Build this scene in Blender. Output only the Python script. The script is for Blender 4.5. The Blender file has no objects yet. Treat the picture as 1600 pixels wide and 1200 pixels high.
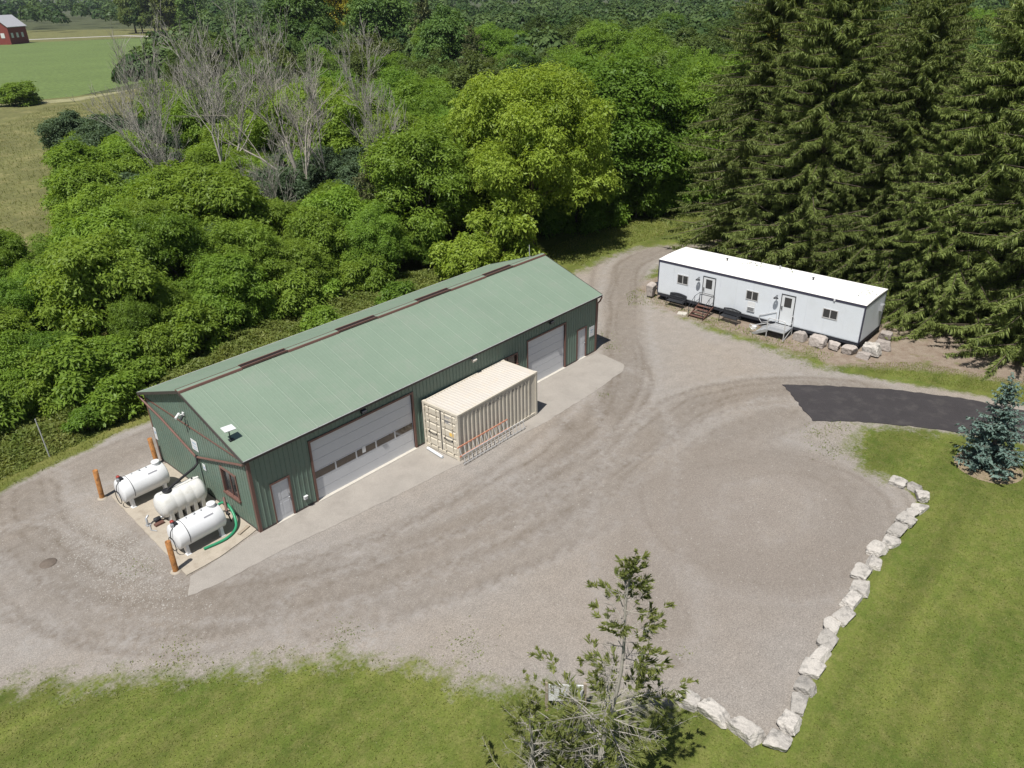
import bpy, math, random
import numpy as np
from mathutils import Matrix, Vector

# ------------------------------------------------------------------ camera, sky, sun, exposure
scene = bpy.context.scene
COL = scene.collection
rad = math.radians
CAM = np.array([-12.2372, -25.9276, 20.4651])
RGT = np.array([0.66616725, -0.74556012, -0.01900789])
UPV = np.array([0.35108349, 0.29100776, 0.88997464])
FWD = np.array([0.65799816, 0.59954532, -0.45561369])
FPX = 1198.5558
cam_d = bpy.data.cameras.new('camera')
cam = bpy.data.objects.new('camera', cam_d)
COL.objects.link(cam)
cam_d.sensor_width = 36.0
cam_d.lens = FPX / 1600 * 36
cam_d.clip_end = 6000
M = Matrix.Identity(4)
for i in range(3):
    M[i][0], M[i][1], M[i][2], M[i][3] = RGT[i], UPV[i], -FWD[i], CAM[i]
cam.matrix_world = M
scene.camera = cam

SUN_AZ, SUN_EL = rad(14.5), rad(64.0)      # direction the light travels in plan, height of the sun
world = bpy.data.worlds.new('World')
scene.world = world
world.use_nodes = True
wn = world.node_tree
wn.nodes.clear()
sky = wn.nodes.new('ShaderNodeTexSky')
sky.sky_type = 'NISHITA'
sky.sun_disc = False
sky.sun_elevation = SUN_EL
sky.sun_rotation = math.atan2(-math.cos(SUN_AZ), -math.sin(SUN_AZ))
bgn = wn.nodes.new('ShaderNodeBackground')
bgn.inputs[1].default_value = 0.06
won = wn.nodes.new('ShaderNodeOutputWorld')
wn.links.new(sky.outputs[0], bgn.inputs[0])
wn.links.new(bgn.outputs[0], won.inputs[0])
sl = bpy.data.lights.new('sun', 'SUN')
sl.energy = 5.0
sl.angle = rad(0.53)
sl.color = (1.0, 0.962, 0.905)
sun = bpy.data.objects.new('sun', sl)
COL.objects.link(sun)
sdir = Vector((math.cos(SUN_AZ) * math.cos(SUN_EL), math.sin(SUN_AZ) * math.cos(SUN_EL), -math.sin(SUN_EL)))
sun.rotation_euler = sdir.to_track_quat('-Z', 'Y').to_euler()
sun.location = (-30, -10, 60)
scene.view_settings.view_transform = 'Standard'
scene.view_settings.look = 'None'
scene.view_settings.exposure = 0.27
scene.view_settings.gamma = 1.0
scene.view_settings.use_curve_mapping = False
cy = scene.cycles
cy.volume_bounces = 0
cy.max_bounces = 5
cy.diffuse_bounces = 3
cy.glossy_bounces = 2
cy.transmission_bounces = 3
cy.transparent_max_bounces = 6
cy.use_denoising = True
cy.use_adaptive_sampling = True
cy.adaptive_threshold = 0.01
cy.sample_clamp_indirect = 4.0
scene.render.film_transparent = False

rng = np.random.default_rng(11)
random.seed(5)


def project(p):
    v = np.asarray(p, float) - CAM
    z = v @ FWD
    return 800 + FPX * (v @ RGT) / z, 600 - FPX * (v @ UPV) / z, z


def in_view(x, y, h, mx=90, my=60):
    a = project((x, y, 0))
    b = project((x, y, h))
    if a[2] < 2 or b[2] < 2:
        return False
    if max(a[0], b[0]) < -mx or min(a[0], b[0]) > 1600 + mx:
        return False
    return not (min(a[1], b[1]) > 1200 + my or max(a[1], b[1]) < -my)


# ------------------------------------------------------------------ materials
def mat(name, color, rough=0.7, metal=0.0, var=0.12, vscale=1.5, fine=0.0, fscale=40, bump=0.0, bscale=30, spec=0.35,
        stain=None, stain_amt=0.0, stain_scale=1.2, coords='pos', trans=0.0, objvar=0.0):
    m = bpy.data.materials.new(name)
    m.use_nodes = True
    nt = m.node_tree
    N, L = nt.nodes, nt.links
    b = N['Principled BSDF']
    b.inputs['Roughness'].default_value = rough
    b.inputs['Metallic'].default_value = metal
    b.inputs['Specular IOR Level'].default_value = spec
    if coords == 'pos':
        src = N.new('ShaderNodeNewGeometry').outputs['Position']
    else:
        src = N.new('ShaderNodeTexCoord').outputs['Object']
    n1 = N.new('ShaderNodeTexNoise')
    n1.inputs['Scale'].default_value = vscale
    n1.inputs['Detail'].default_value = 5
    n1.inputs['Roughness'].default_value = 0.65
    L.new(src, n1.inputs['Vector'])
    mr = N.new('ShaderNodeMapRange')
    mr.inputs[1].default_value = 0.25
    mr.inputs[2].default_value = 0.75
    mr.inputs[3].default_value = 1 - var
    mr.inputs[4].default_value = 1 + var
    L.new(n1.outputs['Fac'], mr.inputs[0])
    val = mr.outputs[0]
    if fine:
        n2 = N.new('ShaderNodeTexNoise')
        n2.inputs['Scale'].default_value = fscale
        n2.inputs['Detail'].default_value = 3
        L.new(src, n2.inputs['Vector'])
        m2 = N.new('ShaderNodeMapRange')
        m2.inputs[1].default_value = 0.3
        m2.inputs[2].default_value = 0.7
        m2.inputs[3].default_value = 1 - fine
        m2.inputs[4].default_value = 1 + fine
        L.new(n2.outputs['Fac'], m2.inputs[0])
        mm = N.new('ShaderNodeMath')
        mm.operation = 'MULTIPLY'
        L.new(val, mm.inputs[0])
        L.new(m2.outputs[0], mm.inputs[1])
        val = mm.outputs[0]
    if objvar:
        oi = N.new('ShaderNodeObjectInfo')
        m3 = N.new('ShaderNodeMapRange')
        m3.inputs[3].default_value = 1 - objvar
        m3.inputs[4].default_value = 1 + objvar
        L.new(oi.outputs['Random'], m3.inputs[0])
        mm = N.new('ShaderNodeMath')
        mm.operation = 'MULTIPLY'
        L.new(val, mm.inputs[0])
        L.new(m3.outputs[0], mm.inputs[1])
        val = mm.outputs[0]
    vm = N.new('ShaderNodeVectorMath')
    vm.operation = 'SCALE'
    vm.inputs[0].default_value = color[:3]
    L.new(val, vm.inputs['Scale'])
    out = vm.outputs[0]
    if stain:
        n3 = N.new('ShaderNodeTexNoise')
        n3.inputs['Scale'].default_value = stain_scale
        n3.inputs['Detail'].default_value = 6
        n3.inputs['Roughness'].default_value = 0.7
        L.new(src, n3.inputs['Vector'])
        m4 = N.new('ShaderNodeMapRange')
        m4.inputs[1].default_value = 0.5
        m4.inputs[2].default_value = 0.68
        m4.inputs[3].default_value = 0
        m4.inputs[4].default_value = stain_amt
        L.new(n3.outputs['Fac'], m4.inputs[0])
        mx = N.new('ShaderNodeMix')
        mx.data_type = 'RGBA'
        L.new(m4.outputs[0], mx.inputs[0])
        L.new(out, mx.inputs[6])
        mx.inputs[7].default_value = (*stain, 1)
        out = mx.outputs[2]
    L.new(out, b.inputs['Base Color'])
    if bump:
        nb = N.new('ShaderNodeTexNoise')
        nb.inputs['Scale'].default_value = bscale
        nb.inputs['Detail'].default_value = 4
        L.new(src, nb.inputs['Vector'])
        bp = N.new('ShaderNodeBump')
        bp.inputs['Strength'].default_value = bump
        bp.inputs['Distance'].default_value = 0.05
        L.new(nb.outputs['Fac'], bp.inputs['Height'])
        L.new(bp.outputs[0], b.inputs['Normal'])
    return m


def leaf_mat(name, dark, light, yellow=None, trans=0.3, hue=0.25):
    """foliage: per leaf tone, per tree tone, a bit of light through the leaf"""
    m = bpy.data.materials.new(name)
    m.use_nodes = True
    nt = m.node_tree
    N, L = nt.nodes, nt.links
    N.remove(N['Principled BSDF'])
    at = N.new('ShaderNodeAttribute')
    at.attribute_name = 'tone'
    oi = N.new('ShaderNodeObjectInfo')
    mix = N.new('ShaderNodeMix')
    mix.data_type = 'RGBA'
    L.new(at.outputs['Fac'], mix.inputs[0])
    mix.inputs[6].default_value = (*dark, 1)
    mix.inputs[7].default_value = (*light, 1)
    out = mix.outputs[2]
    mr = N.new('ShaderNodeMapRange')
    mr.inputs[3].default_value = 1 - hue
    mr.inputs[4].default_value = 1 + hue
    L.new(oi.outputs['Random'], mr.inputs[0])
    vm = N.new('ShaderNodeVectorMath')
    vm.operation = 'SCALE'
    L.new(out, vm.inputs[0])
    L.new(mr.outputs[0], vm.inputs['Scale'])
    out = vm.outputs[0]
    if yellow:
        m2 = N.new('ShaderNodeMix')
        m2.data_type = 'RGBA'
        wn_ = N.new('ShaderNodeTexWhiteNoise')
        wn_.noise_dimensions = '1D'
        L.new(oi.outputs['Random'], wn_.inputs['W'])
        sc = N.new('ShaderNodeMath')
        sc.operation = 'MULTIPLY'
        sc.inputs[1].default_value = 0.7
        L.new(wn_.outputs['Value'], sc.inputs[0])
        L.new(sc.outputs[0], m2.inputs[0])
        L.new(out, m2.inputs[6])
        m2.inputs[7].default_value = (*yellow, 1)
        out = m2.outputs[2]
    d = N.new('ShaderNodeBsdfDiffuse')
    t = N.new('ShaderNodeBsdfTranslucent')
    L.new(out, d.inputs[0])
    v3 = N.new('ShaderNodeVectorMath')
    v3.operation = 'MULTIPLY'
    v3.inputs[1].default_value = (1.25, 1.2, 0.6)
    L.new(out, v3.inputs[0])
    L.new(v3.outputs[0], t.inputs[0])
    ms = N.new('ShaderNodeMixShader')
    ms.inputs[0].default_value = trans
    L.new(d.outputs[0], ms.inputs[1])
    L.new(t.outputs[0], ms.inputs[2])
    g = N.new('ShaderNodeBsdfGlossy')
    g.inputs['Roughness'].default_value = 0.45
    g.inputs[0].default_value = (0.7, 0.75, 0.7, 1)
    m2s = N.new('ShaderNodeMixShader')
    m2s.inputs[0].default_value = 0.012
    L.new(ms.outputs[0], m2s.inputs[1])
    L.new(g.outputs[0], m2s.inputs[2])
    L.new(m2s.outputs[0], N['Material Output'].inputs[0])
    return m


MT = {}
MT['roof'] = mat('roof_steel_green', (0.185, 0.247, 0.184), 0.5, 0, 0.07, 0.35, 0.04, 14, spec=0.45, stain=(0.215, 0.245, 0.200), stain_amt=0.5, stain_scale=0.7)
MT['siding'] = mat('siding_steel_green', (0.132, 0.188, 0.150), 0.45, 0, 0.10, 0.8, 0.05, 9, spec=0.4, stain=(0.16, 0.17, 0.13), stain_amt=0.4, stain_scale=1.3)
MT['brown'] = mat('brown_steel_trim', (0.150, 0.082, 0.066), 0.45, 0, 0.12, 2)
MT['darktrim'] = mat('dark_fascia', (0.06, 0.052, 0.048), 0.5, 0, 0.12, 2)
MT['drip'] = mat('pale_drip_edge', (0.42, 0.43, 0.42), 0.4, 0, 0.25, 3)
MT['slot'] = mat('vent_slot', (0.015, 0.01, 0.009), 0.9)
MT['whitedoor'] = mat('white_door_paint', (0.574, 0.583, 0.600), 0.45, 0, 0.03, 1.5)
MT['white'] = mat('white_plastic', (0.652, 0.661, 0.661), 0.45, 0, 0.03, 3)
MT['glass'] = mat('window_glass', (0.025, 0.028, 0.03), 0.06, 0, 0.1, 1, spec=0.9)
MT['bronze'] = mat('bronze_glass', (0.05, 0.035, 0.025), 0.08, 0, 0.1, 1, spec=0.9)
MT['concrete'] = mat('concrete', (0.365, 0.322, 0.261), 0.9, 0, 0.1, 1.2, 0.08, 30, 0.15, 40, stain=(0.2, 0.16, 0.12), stain_amt=0.45, stain_scale=1.6)
MT['apron'] = mat('worn_apron', (0.300, 0.276, 0.246), 0.92, 0, 0.10, 0.6, 0.10, 28, 0.2, 50, stain=(0.2, 0.18, 0.16), stain_amt=0.35, stain_scale=0.8)
MT['curb'] = mat('pale_sill', (0.479, 0.452, 0.400), 0.85, 0, 0.1, 3)
MT['asphalt'] = mat('new_asphalt', (0.042, 0.038, 0.040), 0.85, 0, 0.12, 0.9, 0.25, 30, 0.25, 80, spec=0.3, stain=(0.085, 0.078, 0.074), stain_amt=0.5, stain_scale=1.1)
MT['tank'] = mat('white_tank_paint', (0.696, 0.705, 0.713), 0.3, 0, 0.03, 2, spec=0.5)
MT['poly'] = mat('poly_tank', (0.60, 0.60, 0.58), 0.4, 0, 0.06, 2, stain=(0.42, 0.40, 0.33), stain_amt=0.5, stain_scale=2)
MT['black'] = mat('black_rubber', (0.015, 0.015, 0.017), 0.6)
MT['dark'] = mat('dark_metal', (0.035, 0.037, 0.042), 0.5, 0.2)
MT['steel'] = mat('galvanised_steel', (0.42, 0.43, 0.44), 0.45, 0.5, 0.1, 6)
MT['alu'] = mat('aluminium', (0.6, 0.6, 0.6), 0.4, 0.4, 0.08, 6)
MT['red'] = mat('red_paint', (0.30, 0.04, 0.03), 0.5)
MT['hose'] = mat('green_hose', (0.03, 0.24, 0.12), 0.4)
MT['rust'] = mat('rusted_steel', (0.34, 0.155, 0.05), 0.85, 0, 0.3, 4, 0.2, 25, stain=(0.06, 0.03, 0.02), stain_amt=0.7, stain_scale=5)
MT['orange'] = mat('orange_fibreglass', (0.62, 0.27, 0.17), 0.55, 0, 0.1, 5)
MT['trailer'] = mat('trailer_siding', (0.626, 0.661, 0.696), 0.55, 0, 0.035, 1.1, stain=(0.56, 0.58, 0.58), stain_amt=0.35, stain_scale=0.9)
MT['trailroof'] = mat('trailer_roof', (0.82, 0.81, 0.79), 0.6, 0, 0.03, 1, stain=(0.62, 0.6, 0.55), stain_amt=0.3, stain_scale=0.5)
MT['navy'] = mat('navy_trim', (0.045, 0.045, 0.07), 0.5)
MT['under'] = mat('chassis_black', (0.03, 0.032, 0.04), 0.7)
MT['stepbrown'] = mat('rusty_tread', (0.12, 0.06, 0.045), 0.8, 0, 0.3, 6)
MT['rock'] = mat('limestone', (0.395, 0.370, 0.335), 0.9, 0, 0.15, 2.2, 0.12, 22, 0.5, 12, stain=(0.13, 0.125, 0.115), stain_amt=0.85, stain_scale=3.2, objvar=0.22)
MT['rockgrey'] = mat('grey_boulder', (0.36, 0.32, 0.29), 0.9, 0, 0.2, 2.2, 0.15, 22, 0.5, 12, stain=(0.14, 0.13, 0.12), stain_amt=0.6, stain_scale=3.0, objvar=0.12)
MT['bark'] = mat('bark', (0.11, 0.085, 0.065), 0.95, 0, 0.25, 3, 0.2, 20, coords='obj')
MT['deadwood'] = mat('weathered_dead_wood', (0.36, 0.325, 0.275), 0.9, 0, 0.22, 2.5, 0.15, 20, coords='obj')
MT['greytwig'] = mat('grey_twigs', (0.33, 0.308, 0.268), 0.9, 0, 0.2, 3, coords='obj')
MT['wood'] = mat('grey_wood', (0.30, 0.25, 0.19), 0.9, 0, 0.2, 5)
MT['stone'] = mat('small_stone', (0.288, 0.272, 0.248), 0.9, 0, 0.3, 7)
MT['pavedroad'] = mat('far_road', (0.36, 0.34, 0.32), 0.9, 0, 0.06, 0.2)
MT['redbarn'] = mat('red_barn_boards', (0.22, 0.05, 0.04), 0.8, 0, 0.12, 1)
MT['greyroof'] = mat('grey_shingles', (0.13, 0.115, 0.10), 0.9, 0, 0.2, 1.5)
MT['brick'] = mat('brown_brick', (0.16, 0.10, 0.075), 0.9, 0, 0.15, 3)
MT['sticker'] = mat('yellow_sticker', (0.75, 0.5, 0.12), 0.6)
MT['ink'] = mat('grey_ink', (0.25, 0.25, 0.27), 0.7)
MT['signprint'] = mat('pale_blue_print', (0.35, 0.45, 0.55), 0.6)
MT['leaf_walnut'] = leaf_mat('walnut_leaves', (0.072, 0.142, 0.016), (0.255, 0.385, 0.060), (0.240, 0.330, 0.052), 0.45)
MT['leaf_bright'] = leaf_mat('yellow_green_leaves', (0.130, 0.205, 0.018), (0.350, 0.450, 0.072), None, 0.44, 0.08)
MT['leaf_mid'] = leaf_mat('green_leaves', (0.064, 0.142, 0.018), (0.215, 0.350, 0.058), (0.200, 0.290, 0.042), 0.45, 0.25)
MT['leaf_dark'] = leaf_mat('dark_leaves', (0.030, 0.072, 0.018), (0.125, 0.198, 0.052), (0.150, 0.175, 0.050), 0.36, 0.5)
MT['leaf_blue'] = leaf_mat('bluish_leaves', (0.045, 0.082, 0.036), (0.110, 0.155, 0.085), None, 0.3, 0.15)
MT['leaf_yellow'] = leaf_mat('yellow_leaves', (0.20, 0.19, 0.02), (0.34, 0.30, 0.03), None, 0.3, 0.1)
MT['needle'] = leaf_mat('spruce_needles', (0.058, 0.094, 0.025), (0.245, 0.298, 0.088), None, 0.33, 0.22)
MT['needle_olive'] = leaf_mat('olive_needles', (0.065, 0.082, 0.030), (0.150, 0.168, 0.070), None, 0.2, 0.1)
MT['needle_blue'] = leaf_mat('blue_needles', (0.062, 0.110, 0.092), (0.150, 0.215, 0.185), None, 0.1, 0.05)
MT['needle_fore'] = leaf_mat('yellowish_needles', (0.100, 0.135, 0.036), (0.270, 0.290, 0.090), None, 0.35, 0.05)  # paler, yellower needle colour of the two foreground spruces
MT['herb'] = leaf_mat('herbs', (0.100, 0.155, 0.026), (0.260, 0.285, 0.090), None, 0.4, 0.0)
MT['blade'] = leaf_mat('grass_blades', (0.135, 0.168, 0.032), (0.270, 0.275, 0.090), None, 0.4, 0.0)
MT['meadowgrass'] = leaf_mat('meadow_blades', (0.115, 0.140, 0.032), (0.225, 0.220, 0.075), None, 0.35, 0.0)


# ------------------------------------------------------------------ mesh helpers
def link(o, parent=None):
    COL.objects.link(o)
    if parent is not None:
        o.parent = parent
    return o


def mesh_np(name, V, F, mats, tone=None, smooth=False, attrs=None, mi=None):
    """V (n,3), F (m,k) with one k"""
    V = np.asarray(V, np.float32)
    F = np.asarray(F, np.int32)
    me = bpy.data.meshes.new(name)
    me.vertices.add(len(V))
    me.vertices.foreach_set('co', V.ravel())
    k = F.shape[1]
    me.loops.add(F.size)
    me.loops.foreach_set('vertex_index', F.ravel())
    me.polygons.add(len(F))
    me.polygons.foreach_set('loop_start', np.arange(0, F.size, k, dtype=np.int32))
    me.polygons.foreach_set('loop_total', np.full(len(F), k, np.int32))
    if smooth:
        me.polygons.foreach_set('use_smooth', np.ones(len(F), bool))
    if mi is not None:
        me.polygons.foreach_set('material_index', np.asarray(mi, np.int32))
    if tone is not None:
        a = me.attributes.new('tone', 'FLOAT', 'FACE')
        a.data.foreach_set('value', np.asarray(tone, np.float32))
    for kk, vv in (attrs or {}).items():
        a = me.attributes.new(kk, 'FLOAT', 'POINT')
        a.data.foreach_set('value', np.asarray(vv, np.float32))
    for m_ in (mats if isinstance(mats, (list, tuple)) else [mats]):
        me.materials.append(m_)
    me.update()
    return me


class MB:
    def __init__(s):
        s.v, s.f, s.m, s.sm = [], [], [], []

    def add(s, vs, fs, mi=0, smooth=False):
        o = len(s.v)
        s.v += [tuple(map(float, p)) for p in vs]
        for f in fs:
            s.f.append([i + o for i in f])
            s.m.append(mi)
            s.sm.append(smooth)
        return s

    def box(s, x0, x1, y0, y1, z0, z1, mi=0):
        vs = [(x0, y0, z0), (x1, y0, z0), (x1, y1, z0), (x0, y1, z0), (x0, y0, z1), (x1, y0, z1), (x1, y1, z1), (x0, y1, z1)]
        return s.add(vs, [(0, 3, 2, 1), (4, 5, 6, 7), (0, 1, 5, 4), (1, 2, 6, 5), (2, 3, 7, 6), (3, 0, 4, 7)], mi)

    def obox(s, c, ax, ay, az, mi=0):
        c, ax, ay, az = [np.array(q, float) for q in (c, ax, ay, az)]
        vs = [c + i * ax + j * ay + k * az for k in (-1, 1) for (i, j) in ((-1, -1), (1, -1), (1, 1), (-1, 1))]
        return s.add(vs, [(0, 3, 2, 1), (4, 5, 6, 7), (0, 1, 5, 4), (1, 2, 6, 5), (2, 3, 7, 6), (3, 0, 4, 7)], mi)

    def beam(s, p, q, w, h=None, mi=0):
        """bar of rectangular section between two points"""
        p, q = np.array(p, float), np.array(q, float)
        h = h or w
        d = q - p
        ln = np.linalg.norm(d)
        d = d / ln
        up = np.array([0, 0, 1.0]) if abs(d[2]) < 0.95 else np.array([0, 1.0, 0])
        a = np.cross(d, up)
        a /= np.linalg.norm(a)
        b = np.cross(a, d)
        return s.obox((p + q) / 2, d * ln / 2, a * w / 2, b * h / 2, mi)

    def tube(s, pts, r, n=8, mi=0, cap=True, smooth=True):
        pts = [np.array(p, float) for p in pts]
        rs = r if isinstance(r, (list, tuple, np.ndarray)) else [r] * len(pts)
        rings = []
        ref = None
        for i, p in enumerate(pts):
            d = pts[min(i + 1, len(pts) - 1)] - pts[max(i - 1, 0)]
            d = d / (np.linalg.norm(d) + 1e-9)
            if ref is None:
                ref = np.array([0, 0, 1.0]) if abs(d[2]) < 0.9 else np.array([1.0, 0, 0])
            a = np.cross(d, ref)
            a /= np.linalg.norm(a) + 1e-9
            b = np.cross(d, a)
            ref = np.cross(a, d)
            rings.append([p + rs[i] * (math.cos(t) * a + math.sin(t) * b) for t in np.linspace(0, 2 * math.pi, n, endpoint=False)])
        vs = [v for ring in rings for v in ring]
        fs = []
        for i in range(len(pts) - 1):
            for j in range(n):
                k = (j + 1) % n
                fs.append((i * n + j, i * n + k, (i + 1) * n + k, (i + 1) * n + j))
        s.add(vs, fs, mi, smooth)
        if cap:
            s.add(rings[0], [tuple(range(n))], mi)
            s.add(rings[-1], [tuple(reversed(range(n)))], mi)
        return s

    def lathe(s, prof, c, axis='z', n=20, mi=0):
        """prof: (radius, height) pairs"""
        vs, fs = [], []
        for (r, h) in prof:
            for t in np.linspace(0, 2 * math.pi, n, endpoint=False):
                a, b = r * math.cos(t), r * math.sin(t)
                p = (a, b, h) if axis == 'z' else ((h, a, b) if axis == 'x' else (b, h, a))
                vs.append((p[0] + c[0], p[1] + c[1], p[2] + c[2]))
        for i in range(len(prof) - 1):
            for j in range(n):
                k = (j + 1) % n
                fs.append((i * n + j, i * n + k, (i + 1) * n + k, (i + 1) * n + j))
        return s.add(vs, fs, mi, True)

    def poly(s, pts, mi=0):
        return s.add(pts, [tuple(range(len(pts)))], mi)

    def mesh(s, name, mats):
        me = bpy.data.meshes.new(name)
        me.from_pydata(s.v, [], s.f)
        me.polygons.foreach_set('material_index', np.array(s.m, np.int32))
        me.polygons.foreach_set('use_smooth', np.array(s.sm, bool))
        for m_ in (mats if isinstance(mats, (list, tuple)) else [mats]):
            me.materials.append(m_)
        me.update()
        return me

    def build(s, name, mats, parent=None, loc=None):
        o = bpy.data.objects.new(name, s.mesh(name, mats))
        if loc is not None:
            o.location = loc
        return link(o, parent)


def tag(o, label=None, cat=None, group=None, kind=None):
    if label: o['label'] = label
    if cat: o['category'] = cat
    if group: o['group'] = group
    if kind: o['kind'] = kind
    return o


def thing(name, label, cat, loc=(0, 0, 0), rz=0.0, group=None):
    o = bpy.data.objects.new(name, None)
    o.location = loc
    o.rotation_euler = (0, 0, rz)
    o.empty_display_size = 0.3
    COL.objects.link(o)
    return tag(o, label, cat, group)


def copy_tree(o, parent=None):
    c = o.copy()
    COL.objects.link(c)
    c.parent = parent
    for ch in list(o.children):
        copy_tree(ch, c)
    return c


# ------------------------------------------------------------------ ground layout (plan, metres)
GRAVEL = [(-45, 17), (-20, 13.2), (-6.4, 12), (-4.5, 12.5), (-2.3, 12.8), (0, 13.3), (3, 13.0), (9, 11.5), (16, 10.8), (25, 10.4), (32, 9.9),
          (37, 10.2), (41, 10.4), (44.4, 10.0), (46.6, 8.3), (48.6, 6.0), (48.2, 4.6), (46.5, 5.2), (43.7, 6.2), (39.1, 5.4), (35.2, 3.8), (33.2, 0.6),
          (31.7, -3.6), (31.6, -7.2), (30.8, -12.1), (31.3, -15), (32.3, -18), (32.9, -20.5), (33.6, -25), (34.5, -36), (30.2, -36), (29.4, -27), (28.6, -22.6),
          (27.9, -20.6), (26.7, -18.0), (25.4, -16.1), (22.5, -16.6), (21.3, -17.9), (21.2, -19.6), (20.3, -20.4), (12, -20.6), (4.7, -21.2), (4.2, -18.6), (2.6, -16.2),
          (1.4, -14.6), (0.2, -12.6), (-0.7, -10.2), (-2.3, -8.0), (-3.9, -6.6), (-5.3, -5.4), (-6.6, -4.2), (-8.1, -2.7), (-10.3, -0.6), (-16, 4), (-45, 9)]
DIRT = [(32.6, 3.2), (34.5, 4.6), (37, 5.2), (40, 4.0), (47, 6), (56, 6), (60, -10), (56, -30), (46, -36), (38, -33), (36.6, -24), (34.8, -17.6),
        (33.0, -14.5), (31.5, -12.0), (32.2, -7.3), (32.3, -3.8)]


def poly_sd(P, poly):
    """signed distance, negative inside"""
    poly = np.array(poly, float)
    d2 = np.full(len(P), 1e12)
    ins = np.zeros(len(P), bool)
    n = len(poly)
    for i in range(n):
        a, b = poly[i], poly[(i + 1) % n]
        e = b - a
        t = np.clip(((P - a) @ e) / (e @ e), 0, 1)
        q = P - (a + t[:, None] * e)
        d2 = np.minimum(d2, (q * q).sum(1))
        c = (a[1] > P[:, 1]) != (b[1] > P[:, 1])
        with np.errstate(divide='ignore', invalid='ignore'):
            xi = (b[0] - a[0]) * (P[:, 1] - a[1]) / (b[1] - a[1]) + a[0]
        ins ^= c & (P[:, 0] < xi)
    d = np.sqrt(d2)
    return np.where(ins, -d, d)


def line_d(P, pts):
    pts = np.array(pts, float)
    d2 = np.full(len(P), 1e12)
    for a, b in zip(pts[:-1], pts[1:]):
        e = b - a
        t = np.clip(((P - a) @ e) / (e @ e), 0, 1)
        q = P - (a + t[:, None] * e)
        d2 = np.minimum(d2, (q * q).sum(1))
    return np.sqrt(d2)


def smooth_line(pts, n=8):
    pts = np.array(pts, float)
    out = []
    for i in range(len(pts) - 1):
        p0, p1, p2, p3 = pts[max(i - 1, 0)], pts[i], pts[i + 1], pts[min(i + 2, len(pts) - 1)]
        for t in np.linspace(0, 1, n, endpoint=False):
            out.append(0.5 * (2 * p1 + (p2 - p0) * t + (2 * p0 - 5 * p1 + 4 * p2 - p3) * t ** 2 + (-p0 + 3 * p1 - 3 * p2 + p3) * t ** 3))
    out.append(pts[-1])
    return np.array(out)


X0, X1, Y0, Y1, ST = -34.0, 62.0, -44.0, 36.0, 0.2


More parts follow.
